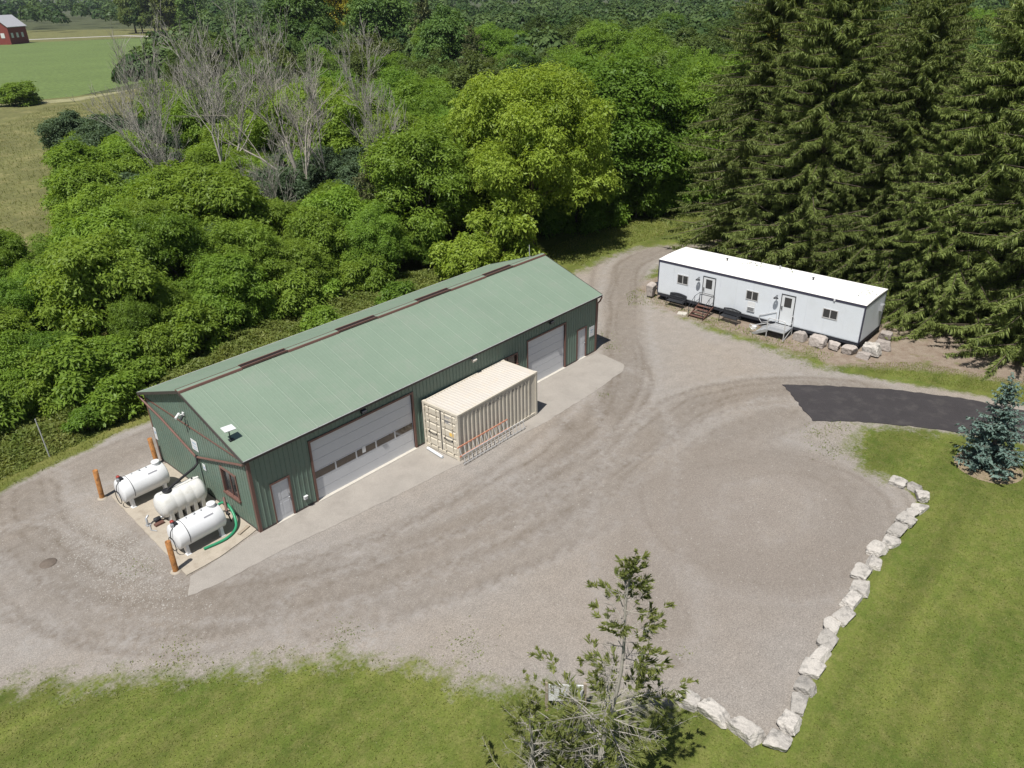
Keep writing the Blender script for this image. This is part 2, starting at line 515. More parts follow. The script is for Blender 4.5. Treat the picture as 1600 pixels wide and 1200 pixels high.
def ground_material(name='ground_cover'):
    m = bpy.data.materials.new(name)
    m.use_nodes = True
    nt = m.node_tree
    N, L = nt.nodes, nt.links
    b = N['Principled BSDF']
    b.inputs['Roughness'].default_value = 0.95
    b.inputs['Specular IOR Level'].default_value = 0.15
    pos = N.new('ShaderNodeNewGeometry').outputs['Position']

    def noise(scale, detail=4, rough=0.6, off=0.0, stretch=None):
        v = pos
        if stretch or off:
            mp = N.new('ShaderNodeMapping')
            mp.inputs['Location'].default_value = (off, off * 1.7, 0)
            if stretch:
                mp.inputs['Rotation'].default_value = (0, 0, stretch[2])
                mp.inputs['Scale'].default_value = (stretch[0], stretch[1], 1)
            L.new(v, mp.inputs[0])
            v = mp.outputs[0]
        n = N.new('ShaderNodeTexNoise')
        n.inputs['Scale'].default_value = scale
        n.inputs['Detail'].default_value = detail
        n.inputs['Roughness'].default_value = rough
        L.new(v, n.inputs['Vector'])
        return n.outputs['Fac']

    def rng_(x, a, b_, c, d, clamp=True):
        r = N.new('ShaderNodeMapRange')
        r.clamp = clamp
        for i, v in enumerate((a, b_, c, d)):
            r.inputs[1 + i].default_value = v
        L.new(x, r.inputs[0])
        return r.outputs[0]

    def mixc(f, a, c):
        x = N.new('ShaderNodeMix')
        x.data_type = 'RGBA'
        if isinstance(f, float): x.inputs[0].default_value = f
        else: L.new(f, x.inputs[0])
        for i, q in ((6, a), (7, c)):
            if isinstance(q, tuple): x.inputs[i].default_value = (*q, 1)
            else: L.new(q, x.inputs[i])
        return x.outputs[2]

    def math_(op, a, c=None):
        x = N.new('ShaderNodeMath')
        x.operation = op
        for i, q in ((0, a), (1, c)):
            if q is None: continue
            if isinstance(q, (int, float)): x.inputs[i].default_value = q
            else: L.new(q, x.inputs[i])
        return x.outputs[0]

    def scale(c, f):
        x = N.new('ShaderNodeVectorMath')
        x.operation = 'SCALE'
        L.new(c, x.inputs[0])
        L.new(f, x.inputs['Scale'])
        return x.outputs[0]

    def attr(n):
        a = N.new('ShaderNodeAttribute')
        a.attribute_name = n
        return a.outputs['Fac']

    # gravel
    big = rng_(noise(0.13, 4, 0.6), 0.35, 0.65, 0, 1)
    gr = mixc(big, (0.276, 0.242, 0.206), (0.268, 0.246, 0.222))
    med = rng_(noise(1.6, 6, 0.78, 7), 0.3, 0.72, 0.86, 1.13)
    gr = scale(gr, med)
    sp = rng_(noise(9.0, 3, 0.7, 3), 0.3, 0.7, 0.86, 1.14)
    sp2 = rng_(noise(21.0, 3, 0.9, 5), 0.30, 0.70, 0.60, 1.42)
    gr = scale(scale(gr, sp), sp2)
    gr = mixc(math_('MULTIPLY', attr('track'), rng_(noise(2.2, 5, 0.8, 19), 0.3, 0.7, 0.35, 1.0)), gr, (0.138, 0.114, 0.090))
    gr = mixc(math_('MULTIPLY', attr('pale'), rng_(noise(2.5, 5, 0.8, 29), 0.4, 0.65, 0.0, 0.6)), gr, (0.325, 0.308, 0.290))
    gr = mixc(math_('MULTIPLY', attr('grey'), rng_(noise(0.6, 4, 0.7, 39), 0.3, 0.65, 0.35, 1.0)), gr, scale(mixc(0.5, (0.215, 0.188, 0.165), (0.230, 0.200, 0.172)), math_('MULTIPLY', sp, sp2)))
    # scattered dark clods
    cl = rng_(noise(3.2, 5, 0.75, 51), 0.66, 0.74, 0, 0.55)
    gr = mixc(cl, gr, (0.17, 0.135, 0.10))
    # dirt
    dn = rng_(noise(1.6, 5, 0.75, 13), 0.32, 0.68, 0, 1)
    dt = mixc(dn, (0.185, 0.138, 0.104), (0.275, 0.232, 0.185))
    dt = scale(dt, sp2)
    dt = mixc(rng_(noise(2.6, 4, 0.7, 61), 0.62, 0.72, 0, 0.7), dt, (0.370, 0.318, 0.241))
    dt = mixc(rng_(noise(0.55, 5, 0.7, 71), 0.56, 0.66, 0, 0.75), dt, (0.115, 0.135, 0.032))
    # lawn
    g1 = rng_(noise(0.28, 5, 0.65, 21), 0.34, 0.66, 0, 1)
    gs = mixc(g1, (0.080, 0.112, 0.020), (0.132, 0.152, 0.034))
    g2 = rng_(noise(2.2, 5, 0.75, 31), 0.45, 0.75, 0, 0.7)
    gs = mixc(g2, gs, (0.190, 0.175, 0.066))
    g4 = rng_(noise(1.3, 4, 0.75, 91), 0.5, 0.75, 0, 0.6)
    gs = mixc(g4, gs, (0.060, 0.090, 0.017))
    g3 = rng_(noise(13.0, 4, 0.85, 41), 0.28, 0.72, 0.62, 1.38)
    st = rng_(noise(1.0, 2, 0.5, 5, (0.06, 1.0, 0.05)), 0.38, 0.62, 0.86, 1.12)
    gs = scale(scale(gs, g3), st)
    # meadow and weeds are taller and paler
    md = mixc(rng_(noise(0.4, 5, 0.7, 81), 0.35, 0.65, 0, 1), (0.115, 0.135, 0.030), (0.190, 0.180, 0.058))
    md = scale(md, g3)
    gs = mixc(attr('meadow'), gs, md)
    wobble = math_('ADD', math_('MULTIPLY', rng_(noise(1.1, 5, 0.7, 15), 0, 1, -1, 1), 1.5), math_('MULTIPLY', rng_(noise(7, 3, 0.7, 25), 0, 1, -1, 1), 0.8))
    dfac = rng_(math_('ADD', attr('dirt'), wobble), -0.6, 0.6, 1, 0)
    cover = mixc(dfac, gs, dt)
    gfac = rng_(math_('ADD', math_('DIVIDE', attr('sd'), attr('rag')), wobble), -0.45, 0.45, 0, 1)
    out = mixc(gfac, gr, cover)
    L.new(out, b.inputs['Base Color'])
    bp = N.new('ShaderNodeBump')
    bp.inputs['Strength'].default_value = 0.55
    bp.inputs['Distance'].default_value = 0.06
    hh = math_('ADD', noise(22, 4, 0.75, 77), math_('MULTIPLY', noise(3, 3, 0.6, 87), 0.8))
    L.new(hh, bp.inputs['Height'])
    L.new(bp.outputs[0], b.inputs['Normal'])
    return m


def build_ground():
    xs = np.arange(X0, X1 + 1e-6, ST)
    ys = np.arange(Y0, Y1 + 1e-6, ST)
    gx, gy = np.meshgrid(xs, ys)
    P = np.stack([gx.ravel(), gy.ravel()], 1)
    sd = poly_sd(P, GRAVEL)
    dirt = poly_sd(P, DIRT)
    x, y = P[:, 0], P[:, 1]
    rag = np.full(len(P), 0.45)
    rag = np.where((x < 3.5) & (y < 3), 1.15, rag)                       # ragged lawn edge nearest the camera
    rag = np.where((x > 20) & (x < 27) & (y < -13.5) & (y > -20), 1.1, rag)
    rag = np.where((y < -19.2) & (x > 4) & (x < 21), 0.12, rag)
    rag = np.where((x > 27) & (y > -13), 1.1, rag)
    track = np.zeros(len(P))
    pale = np.zeros(len(P))
    path = smooth_line([(-16, 10.5), (-6, 10.4), (-2.5, 10.8), (2, 11.2)])
    path2 = smooth_line([(-20, 7), (-8.5, 7.5), (-7.2, 4.8), (-6.6, 1.2), (-3.5, -3.2), (3, -5.6), (12, -6.4), (21, -4.4), (28, 0.5), (35, 5.2), (41, 8.2), (48, 7.4)])
    path3 = smooth_line([(-5.5, 11.5), (-6.3, 8.2), (-5.4, 3.5), (-4.2, -0.2), (-1, -3.6), (5, -6.8), (14, -8.4), (22, -8.6), (27, -11.5), (29.5, -15)])
    path4 = smooth_line([(24, -12.5), (18, -11.2), (13.2, -12.6), (11.2, -15.4), (12.6, -18.4), (16, -19.2), (19.2, -17.6), (19.8, -14.6), (17.5, -12.4), (13, -10), (6, -8.6), (-1, -6)])
    path5 = smooth_line([(21.5, -3.5), (17, -8), (10.5, -12), (6.5, -15.6)])
    rt = np.random.default_rng(21)
    for pt, w, o, s, nrun in ((path2, 0.11, 0.85, 0.85, 7), (path3, 0.10, 0.8, 0.8, 6), (path4, 0.10, 0.75, 0.8, 5), (path5, 0.10, 0.8, 0.5, 3), (path, 0.12, 0.8, 0.6, 4)):
        for q in range(nrun):
            shift = np.array([rt.normal() * 0.75, rt.normal() * 0.75]) if q else np.zeros(2)
            d = line_d(P, pt + shift)
            wob = 0.10 * np.sin(x * 0.5 + y * 0.4 + q) + 0.05 * np.sin(x * 1.5 - y * 1.1 + q)
            part = np.clip(0.6 + 0.7 * np.sin(x * 0.21 + q * 2.1) * np.sin(y * 0.24 + q), 0.35, 1)
            track = np.maximum(track, s * rt.uniform(0.6, 1.0) * part * np.exp(-((d - o + wob) / (w * rt.uniform(1.1, 2.2))) ** 2))
        d = line_d(P, pt)
        track = np.maximum(track, 0.55 * s * np.exp(-(d / 1.5) ** 2))
        pale = np.maximum(pale, np.exp(-((d - 1.8) / 0.35) ** 2))
    # fuel stain and dark turning marks in the yard
    blob = lambda cx, cy, r: np.exp(-(((x - cx) / r) ** 2 + ((y - cy) / r) ** 2))
    track = np.maximum(track, 0.5 * blob(19.5, -15.8, 1.0))
    track = np.maximum(track, 0.75 * blob(15.6, -4.6, 1.0))
    track = np.maximum(track, 0.8 * blob(18.2, -4.9, 1.1))
    track = np.maximum(track, 0.6 * blob(-3.9, 3.9, 0.8))
    track = np.maximum(track, 0.5 * blob(-5.5, 8.2, 1.1))
    track = np.maximum(track, 0.45 * blob(-7, 6.2, 1.6))
    for cx_, cy_, r_ in ((-9.8, 3.2, 1.5), (-8.4, 0.6, 1.4), (-8.8, 6.4, 1.2), (-6.5, -1.8, 1.6), (2, -4.2, 1.2), (9.5, -6.0, 1.6), (13.5, -14.8, 1.8), (-1.0, -8.3, 1.5)):
        pale = np.maximum(pale, 1.2 * blob(cx_, cy_, r_))
    track = np.maximum(track, 1.0 * blob(5.4, -17.1, 0.3))
    grey = np.clip(np.exp(-(((x - 13.5) / 7.5) ** 2 + ((y + 15.5) / 5.0) ** 4)) * 0.95, 0, 1)
    mead = np.clip((y - 12.0) / 2.0, 0, 1) * (x < 30)
    track = np.clip(track * 1.45, 0, 1)
    attrs = dict(sd=sd, dirt=dirt / 0.6, rag=rag, track=track, pale=pale, meadow=mead, grey=grey)
    V = np.stack([x, y, np.zeros(len(P))], 1)
    nx, ny = len(xs), len(ys)
    idx = np.arange(nx * ny).reshape(ny, nx)
    F = np.stack([idx[:-1, :-1].ravel(), idx[:-1, 1:].ravel(), idx[1:, 1:].ravel(), idx[1:, :-1].ravel()], 1)
    fc = sd[F].mean(1)
    fd = dirt[F].mean(1)
    gm = ground_material()
    for name, sel in (('gravel_yard', fc < 0), ('bare_dirt', (fc >= 0) & (fd < 0)), ('lawn', (fc >= 0) & (fd >= 0))):
        f = F[sel]
        used, inv = np.unique(f, return_inverse=True)
        me = mesh_np(name, V[used], inv.reshape(f.shape), gm, attrs={k: v[used] for k, v in attrs.items()})
        tag(link(bpy.data.objects.new(name, me)), kind='structure')
    # the land beyond, one sheet with a hole where the detailed ground lies
    B = 2500.0
    mb = MB()
    WX, SY = -110.0, -1250.0
    mb.poly([(WX, SY, 0), (B, SY, 0), (B, Y0, 0), (WX, Y0, 0)])
    mb.poly([(WX, Y1, 0), (B, Y1, 0), (B, B, 0), (WX, B, 0)])
    mb.poly([(WX, Y0, 0), (X0, Y0, 0), (X0, Y1, 0), (WX, Y1, 0)])
    mb.poly([(X1, Y0, 0), (B, Y0, 0), (B, Y1, 0), (X1, Y1, 0)])
    fm = mat('woodland_floor', (0.060, 0.070, 0.026), 0.95, 0, 0.35, 0.12, 0.35, 1.5)
    tag(mb.build('ground', fm), kind='structure')
    mm = mat('meadow_grass', (0.120, 0.122, 0.040), 0.95, 0, 0.25, 0.12, 0.22, 1.6, stain=(0.26, 0.23, 0.10), stain_amt=0.6, stain_scale=0.25)
    m2 = MB()
    m2.poly([(-40, 36.1, 0.006), (24, 36.1, 0.006), (29, 72, 0.006), (36, 90, 0.006), (60, 130, 0.006), (80, 184, 0.006), (60, 184, 0.006), (-60, 200, 0.006)])
    tag(m2.build('meadow', mm), kind='structure')
    cm = mat('crop_rows', (0.105, 0.150, 0.042), 0.95, 0, 0.12, 0.05, 0.25, 0.9)
    m3 = MB()
    m3.poly([(-40, 192, 0.010), (64, 183, 0.010), (104, 215, 0.010), (228, 440, 0.010), (206, 474, 0.010), (130, 500, 0.010), (-40, 420, 0.010)])
    tag(m3.build('crop_field', cm), kind='structure')
    m4 = MB()
    m4.poly([(120, 540, 0.018), (219, 512, 0.018), (226, 445, 0.018), (206, 372, 0.018), (190, 330, 0.018), (195, 328, 0.018), (212, 371, 0.018), (232, 446, 0.018), (226, 520, 0.018), (122, 550, 0.018)])
    m6 = MB()
    m6.poly([(60, 505, 0.004), (219, 478, 0.004), (240, 445, 0.004), (200, 330, 0.004), (215, 325, 0.004), (262, 440, 0.004), (330, 560, 0.004), (200, 760, 0.004), (40, 700, 0.004)])
    tag(m6.build('roadside_grass', mm), kind='structure')
    tag(m4.build('road', MT['pavedroad']), kind='structure')
    m5 = MB()
    m5.poly([(20, 182, 0.014), (60, 172.5, 0.014), (84, 188, 0.014), (61, 179, 0.014), (20, 190, 0.014)])
    tag(m5.build('dry_grass_strip', mat('dry_grass', (0.24, 0.23, 0.12), 0.95, 0, 0.3, 0.3, 0.2, 2)), kind='structure')


build_ground()

# paved pieces that lie on the gravel
AS_TOP = [(27.2, -11.1), (28.8, -13.3), (30.6, -16.2), (31.8, -19.2), (32.3, -21.5), (32.8, -25), (33.6, -35)]
AS_BOT = [(24.2, -14.1), (25.7, -15.9), (26.9, -18.1), (28.1, -20.8), (28.8, -22.9), (29.6, -27), (30.6, -35)]
AS_LOOP = AS_BOT + AS_TOP[::-1]


def slab(name, loop, z, m, jit=0.04):
    pts = []
    for i in range(len(loop)):
        a, b = np.array(loop[i]), np.array(loop[(i + 1) % len(loop)])
        k = max(1, int(np.linalg.norm(b - a) / 0.3))
        for t in range(k):
            q = a + (b - a) * t / k
            pts.append((q[0] + random.uniform(-jit, jit), q[1] + random.uniform(-jit, jit)))
    mb = MB()
    n = len(pts)
    mb.add([(a, b, z) for a, b in pts] + [(a, b, -0.03) for a, b in pts], [tuple(range(n))] + [(i, n + i, n + (i + 1) % n, (i + 1) % n) for i in range(n)])
    return tag(mb.build(name, m), kind='structure')


slab('asphalt_driveway', AS_LOOP, 0.035, MT['asphalt'], 0.06)
slab('apron', [(-4.0, -1.35), (-3.1, -1.55), (0, -1.75), (5, -2.35), (9.5, -2.75), (14.5, -3.35), (19, -3.3), (22.9, -3.0), (23.7, -2.5), (24.05, -0.25), (22, 0.05), (0.0, 0.05), (-0.6, 0.02), (-2.0, -0.22), (-3.4, -0.32)], 0.012, MT['apron'])
slab('tank_pad', [(-3.45, -0.2), (-2.0, -0.18), (-0.5, 0.15), (0.02, 0.3), (0.02, 8.4), (-1.0, 8.35), (-3.05, 7.75)], 0.04, MT['concrete'], 0.015)

# ------------------------------------------------------------------ the green steel shed
L_, W_, HE, HR = 24.16, 9.0, 3.815, 5.39
OF, OG = 0.20, 0.24
SLP = (HR - HE) / (W_ / 2)
shed = thing('steel_shed', 'long green ribbed steel shed with brown trim and pale green gable roof', 'building')


def ribbed_wall(name, length, hfun, holes, place, pitch=0.2286, rib=0.022, rw=0.05):
    """local frame: u along the wall, z up, n outward; place(u, n, z) gives world; holes (u0,u1,z0,z1)"""
    mb = MB()
    us = sorted({0.0, length} | {h[i] for h in holes for i in (0, 1)} | set(np.arange(0, length, 2.0)))
    if len(us) > 1:
        for a, b in zip(us[:-1], us[1:]):
            mid = (a + b) / 2
            spans = [(0.0, None)]
            hs = sorted([(h[2], h[3]) for h in holes if h[0] < mid < h[1]])
            z = 0.02
            segs = []
            for (z0, z1) in hs:
                if z0 > z: segs.append((z, z0))
                z = z1
            segs.append((z, None))
            for (z0, z1) in segs:
                ta, tb = (hfun(a), hfun(b)) if z1 is None else (z1, z1)
                mb.poly([place(a, 0, z0), place(b, 0, z0), place(b, 0, tb), place(a, 0, ta)])
    u = pitch / 2
    while u < length - rw:
        hs = sorted([(h[2], h[3]) for h in holes if h[0] - rw < u < h[1] + rw])
        z = 0.02
        segs = []
        for (z0, z1) in hs:
            if z0 > z + 0.01: segs.append((z, z0))
            z = z1
        segs.append((z, hfun(u)))
        for (z0, z1) in segs:
            if z1 - z0 < 0.05: continue
            a, b, c, d = u - rw / 2, u - rw / 4, u + rw / 4, u + rw / 2
            mb.add([place(a, 0.001, z0), place(b, rib, z0), place(c, rib, z0), place(d, 0.001, z0), place(a, 0.001, z1), place(b, rib, z1), place(c, rib, z1), place(d, 0.001, z1)],
                   [(0, 1, 5, 4), (1, 2, 6, 5), (2, 3, 7, 6), (0, 3, 2, 1), (4, 5, 6, 7)])
        u += pitch
    return mb.build(name, MT['siding'], shed)


D1 = (3.014, 8.90, 0.0, 3.103)
D2 = (17.585, 20.967, 0.0, 2.882)
DA = (0.86, 1.70, 0.0, 1.98)
DB = (22.24, 23.06, 0.0, 2.0)
WF = (15.3, 16.62, 1.9, 2.48)
WG = (9.0 - 2.43, 9.0 - 1.28, 1.08, 2.29)      # gable window, u measured from the back corner
ribbed_wall('front_wall', L_, lambda u: HE, [D1, D2, DA, DB, WF], lambda u, n, z: (u, -n, z))
ribbed_wall('back_wall', L_, lambda u: HE, [], lambda u, n, z: (L_ - u, W_ + n, z))
gh = lambda u: HE + SLP * min(u, W_ - u) - 0.01
ribbed_wall('gable_wall', W_, gh, [WG], lambda u, n, z: (-n, W_ - u, z))
ribbed_wall('gable_wall', W_, gh, [], lambda u, n, z: (L_ + n, u, z))
# roof: steel panels lapped side by side on both slopes
RL = L_ + 2 * OG
NP = 27
pw = RL / NP
run = W_ / 2 + OF


def roof_panel_mesh(sign):
    mb = MB()
    z_e = HE - SLP * OF
    xs = [0.0]
    prof = [(0.0, 0.0)]
    for k in range(4):
        c = pw * (k + 0.5) / 4
        if k == 0:
            c = 0.03
        for dx, dz in ((-0.028, 0), (-0.012, 0.008 if k == 0 else 0.003), (0.012, 0.008 if k == 0 else 0.003), (0.028, 0)):
            prof.append((max(c + dx, 0.001), dz))
    prof.append((pw - 0.002, 0.0))
    vs = []
    for (px_, dz) in prof:
        for (t, th) in ((0, 0), (1, 0), (0, -0.03), (1, -0.03)):
            yy = sign * (-run + run * t)
            vs.append((px_, yy, z_e + SLP * run * t + dz + th + 0.045))
    fs = []
    for i in range(len(prof) - 1):
        a, b = 4 * i, 4 * (i + 1)
        top = (a, b, b + 1, a + 1)
        fs += [top if sign > 0 else top[::-1]]
        fs += [(a, a + 2, b + 2, b), (a + 2, a + 3, b + 3, b + 2)]
    e = 4 * (len(prof) - 1)
    fs += [(0, 1, 3, 2), (e, e + 2, e + 3, e + 1)]
    mb.add(vs, fs)
    return mb.mesh('roof_panel', MT['roof'])


for sign in (1, -1):
    me = roof_panel_mesh(sign)
    for i in range(NP):
        o = bpy.data.objects.new('roof_panel', me)
        o.location = (-OG + i * pw, W_ / 2, 0)
        link(o, shed)
# ridge cap with four open vent runs
VENT = [(2.78, 5.21), (8.19, 10.65), (13.53, 15.98), (18.88, 21.3)]
zr = HR + 0.045
segs = []
x_ = -OG - 0.01
for a, b in VENT:
    segs.append((x_, a))
    x_ = b
segs.append((x_, L_ + OG + 0.01))
for a, b in segs:
    cap = MB()
    prof = []
    for s in (-1, 1):
        row = [(0.20, -0.055), (0.17, 0.035), (0.125, 0.045), (0.125, 0.030), (0.0, 0.045)]
        row = [(W_ / 2 + s * dy, zr + dz) for dy, dz in row]
        prof += row if s < 0 else row[::-1][1:]
    n = len(prof)
    cap.add([(e, y, z) for e in (a, b) for (y, z) in prof], [])
    for i in range(n - 1):
        cap.f.append([i, n + i, n + i + 1, i + 1])
        cap.m.append(1 if 2 < i < n - 4 else 0)
        cap.sm.append(False)
    cap.f += [list(range(n)), list(range(2 * n - 1, n - 1, -1))]
    cap.m += [0, 0]
    cap.sm += [False, False]
    cap.build('ridge_cap', [MT['brown'], MT['roof']], shed)
for a, b in VENT:
    v = MB()
    v.obox(((a + b) / 2, W_ / 2, zr + 0.02), ((b - a) / 2, 0, 0), (0, 0.068, 0), (0, 0, 0.02), 1)
    for s in (1, -1):
        v.obox(((a + b) / 2, W_ / 2 + s * 0.15, zr + 0.03), ((b - a) / 2, 0, 0), (0, 0.028, 0), (0, 0, 0.045), 0)
        v.obox(((a + b) / 2, W_ / 2 + s * 0.095, zr + 0.01), ((b - a) / 2, 0, 0), (0, 0.026, 0), (0, 0, 0.03), 1)
    v.build('ridge_vent', [MT['brown'], MT['slot']], shed)
# eaves
for s, yb in ((-1, 0.0), (1, W_)):
    g = MB()
    y = yb + s * (OF + 0.03)
    z = HE - SLP * OF
    g.box(-OG, L_ + OG, min(y, y - s * 0.05), max(y, y - s * 0.05), z - 0.09, z + 0.02, 0)
    g.box(-OG, L_ + OG, min(y + s * 0.012, y - s * 0.02), max(y + s * 0.012, y - s * 0.02), z + 0.021, z + 0.045, 1)
    g.box(-OG, L_ + OG, min(yb + s * 0.03, y - s * 0.06), max(yb + s * 0.03, y - s * 0.06), z - 0.02, z - 0.005, 0)
    g.build('eaves_gutter', [MT['darktrim'], MT['drip']], shed)
for xg, s in ((-OG, -1), (L_ + OG, 1)):
    b_ = MB()
    for sy in (1, -1):
        p = (xg, W_ / 2, HR - 0.01)
        q = (xg, W_ / 2 + sy * (W_ / 2 + OF), HE - SLP * OF - 0.01)
        b_.beam(p, q, 0.04, 0.13, 0)
    b_.build('rake_trim', [MT['darktrim']], shed)
# corner posts, base trim, band across the gable
for cx_ in (0, L_):
    for cy_ in (0, W_):
        ct = MB()
        sx, sy = (-1 if cx_ == 0 else 1), (-1 if cy_ == 0 else 1)
        o_x, i_x, o_y, i_y = cx_ + sx * 0.03, cx_ - sx * 0.11, cy_ + sy * 0.03, cy_ - sy * 0.11
        loop = [(o_x, o_y), (i_x, o_y), (i_x, cy_ + sy * 0.002), (cx_ + sx * 0.002, cy_ + sy * 0.002), (cx_ + sx * 0.002, i_y), (o_x, i_y)]
        ct.add([(p[0], p[1], z) for z in (0.0, HE - 0.1) for p in loop], [(i, (i + 1) % 6, 6 + (i + 1) % 6, 6 + i) for i in range(6)])
        ct.build('corner_trim', MT['brown'], shed)
edges_ = [0.12, DA[0], DA[1], D1[0], D1[1], D2[0], D2[1], DB[0], DB[1], L_ - 0.12]
for a, b in zip(edges_[::2], edges_[1::2]):
    MB().box(a, b, -0.03, -0.003, 0.0, 0.09).build('base_trim', MT['darktrim'], shed)
MB().box(-0.03, -0.003, 0.12, W_ - 0.12, 0.0, 0.09).build('base_trim', MT['darktrim'], shed)
band = MB()
band.box(-0.035, -0.004, 0.1, W_ - 0.1, 3.46, 3.53)
band.build('gable_band', MT['brown'], shed)


def framed(parent, name, u0, u1, z0, z1, fw, m, depth=0.035, bottom=False):
    f = MB()
    f.box(u0 - fw, u0, -depth, 0.02, z0, z1 + fw)
    f.box(u1, u1 + fw, -depth, 0.02, z0, z1 + fw)
    f.box(u0, u1, -depth, 0.02, z1, z1 + fw)
    if bottom:
        f.box(u0 - fw, u1 + fw, -depth - 0.01, 0.02, z0 - fw, z0)
    return f.build(name, m, parent)


def overhead_door(d, rows, win_row, nwin):
    u0, u1, z0, z1 = d
    door = MB()
    door.box(u0, u1, 0.10, 0.13, z0, z1)
    root = door.build('garage_door', MT['whitedoor'], shed)
    h = (z1 - z0) / rows
    for r in range(rows):
        a, b = z0 + r * h + 0.006, z0 + (r + 1) * h - 0.006
        s = MB()
        s.box(u0 + 0.01, u1 - 0.01, 0.06, 0.098, a, b)
        s.build('door_section', MT['whitedoor'], root)
        if r == win_row:
            ww = (u1 - u0) / nwin
            for i in range(nwin):
                w = MB()
                p, q = u0 + i * ww + 0.045, u0 + (i + 1) * ww - 0.045
                w.box(p, q, 0.053, 0.058, a + 0.10, b - 0.05)
                w.build('door_window', MT['bronze'], root)
    framed(shed, 'door_frame', u0, u1, z0, z1, 0.1, MT['brown'], 0.05)
    for jx in (u0 - 0.004, u1 + 0.004):
        pass
    si = MB()
    si.box(u0 - 0.05, u1 + 0.05, -0.12, 0.10, 0.0, 0.035)
    si.build('door_sill', MT['curb'], shed)
    return root


gd1 = overhead_door(D1, 6, 2, 5)
gd2 = overhead_door(D2, 6, -1, 1)
note = MB()
note.box(5.72, 5.92, 0.048, 0.052, 1.22, 1.56)
note.build('window_notice', MT['white'], gd1)


def man_door(d, keypad):
    u0, u1, z0, z1 = d
    b = MB()
    b.box(u0, u1, 0.03, 0.07, z0 + 0.02, z1)
    r = b.build('door', MT['whitedoor'], shed)
    p = MB()
    for (zz0, zz1) in ((0.25, 0.85), (1.05, 1.8)):
        for (a, c) in ((u0 + 0.1, (u0 + u1) / 2 - 0.04), ((u0 + u1) / 2 + 0.04, u1 - 0.1)):
            p.box(a, c, 0.024, 0.029, z0 + zz0, z0 + zz1)
    p.build('door_panel', MT['whitedoor'], r)
    hd = MB()
    hd.lathe([(0.0, -0.0), (0.035, 0.0), (0.035, 0.05), (0.0, 0.06)], (u1 - 0.08, -0.03, z0 + 0.98), 'y', 10)
    hd.box(u1 - 0.1, u1 - 0.06, 0.01, 0.028, z0 + 1.08, z0 + 1.2)
    hd.build('handle', MT['steel'], r)
    framed(shed, 'door_frame', u0, u1, z0, z1, 0.07, MT['brown'], 0.045)
    st = MB()
    st.box(u0 - 0.07, u1 + 0.07, -0.1, 0.03, 0.0, 0.03)
    st.build('door_sill', MT['curb'], shed)


man_door(DA, False)
man_door(DB, True)


def shed_window(name, place, u0, u1, z0, z1, fm, gm):
    f = MB()
    fw = 0.09

    def bx(a, b, n0, n1, c, d, mi=0):
        ps = [place(u, n, z) for z in (c, d) for (u, n) in ((a, n0), (b, n0), (b, n1), (a, n1))]
        f.add(ps, [(0, 3, 2, 1), (4, 5, 6, 7), (0, 1, 5, 4), (1, 2, 6, 5), (2, 3, 7, 6), (3, 0, 4, 7)], mi)
    bx(u0 - fw, u0, -0.05, 0.05, z0, z1 + fw)
    bx(u1, u1 + fw, -0.05, 0.05, z0, z1 + fw)
    bx(u0, u1, -0.05, 0.05, z1, z1 + fw)
    r = f.build('window', fm, shed)
    f = MB()
    bx(u0 - fw - 0.02, u1 + fw + 0.02, -0.05, 0.09, z0 - fw, z0)
    f.build('sill', fm, r)
    f = MB()
    bx(u0, u1, -0.06, -0.05, z0, z1)
    f.build('pane', gm, r)
    f = MB()
    bx((u0 + u1) / 2 - 0.02, (u0 + u1) / 2 + 0.02, -0.049, -0.02, z0, z1)
    f.build('sash', fm, r)


shed_window('window', lambda u, n, z: (-n, W_ - u, z), WG[0], WG[1], WG[2], WG[3], MT['brown'], MT['glass'])
shed_window('window', lambda u, n, z: (u, -n, z), WF[0], WF[1], WF[2], WF[3], MT['brown'], MT['bronze'])
# small fittings on the front wall
vb = MB()
vb.box(2.26, 2.42, -0.12, -0.025, 0.5, 0.66)
vb.obox((2.34, -0.10, 0.67), (0.09, 0, 0), (0, 0.06, 0.0), (0, -0.02, 0.02))
vb.build('dryer_vent', MT['white'], shed)
for lx, lz, m_ in ((13.16, 3.42, 'sticker'), (19.55, 3.5, 'dark'), (5.92, 3.46, 'dark')):
    lb = MB()
    lb.box(lx - 0.09, lx + 0.09, -0.06, -0.004, lz - 0.1, lz + 0.06)
    lb.obox((lx, -0.15, lz), (0.13, 0, 0), (0, 0.07, 0.05), (0, -0.05, 0.07))
    lb.build('flood_light', MT['curb'] if m_ == 'sticker' else MT['dark'], shed)
# rain pipes running down across the gable to a common joint, then the black pipe into the middle tank
dp = MB()
dp.tube([(-0.16, 9.28, 3.60), (-0.13, 9.05, 3.38), (-0.09, 7.5, 2.95), (-0.09, 4.55, 2.0)], 0.055, 8)
dp.tube([(-0.16, -0.1, 3.66), (-0.13, 0.10, 3.42), (-0.09, 0.35, 3.33), (-0.09, 4.40, 2.05)], 0.055, 8)
dp.build('downspout', MT['brown'], shed)
for yb, xb in ((-0.16, L_ + 0.12),):
    d2 = MB()
    d2.tube([(xb + 0.1, yb - 0.05, 3.62), (xb, yb, 3.4), (xb - 0.03, 0.0, 3.2), (xb - 0.03, 0.06, 0.1)], 0.05, 8)
    d2.build('downspout', MT['brown'], shed)
jp = MB()
jp.tube([(-0.1, 4.47, 2.12), (-0.13, 4.46, 1.72), (-0.35, 4.40, 1.62), (-1.75, 4.02, 1.42), (-1.9, 4.0, 1.36)], 0.06, 8)
jp.build('rain_pipe', MT['black'], shed)

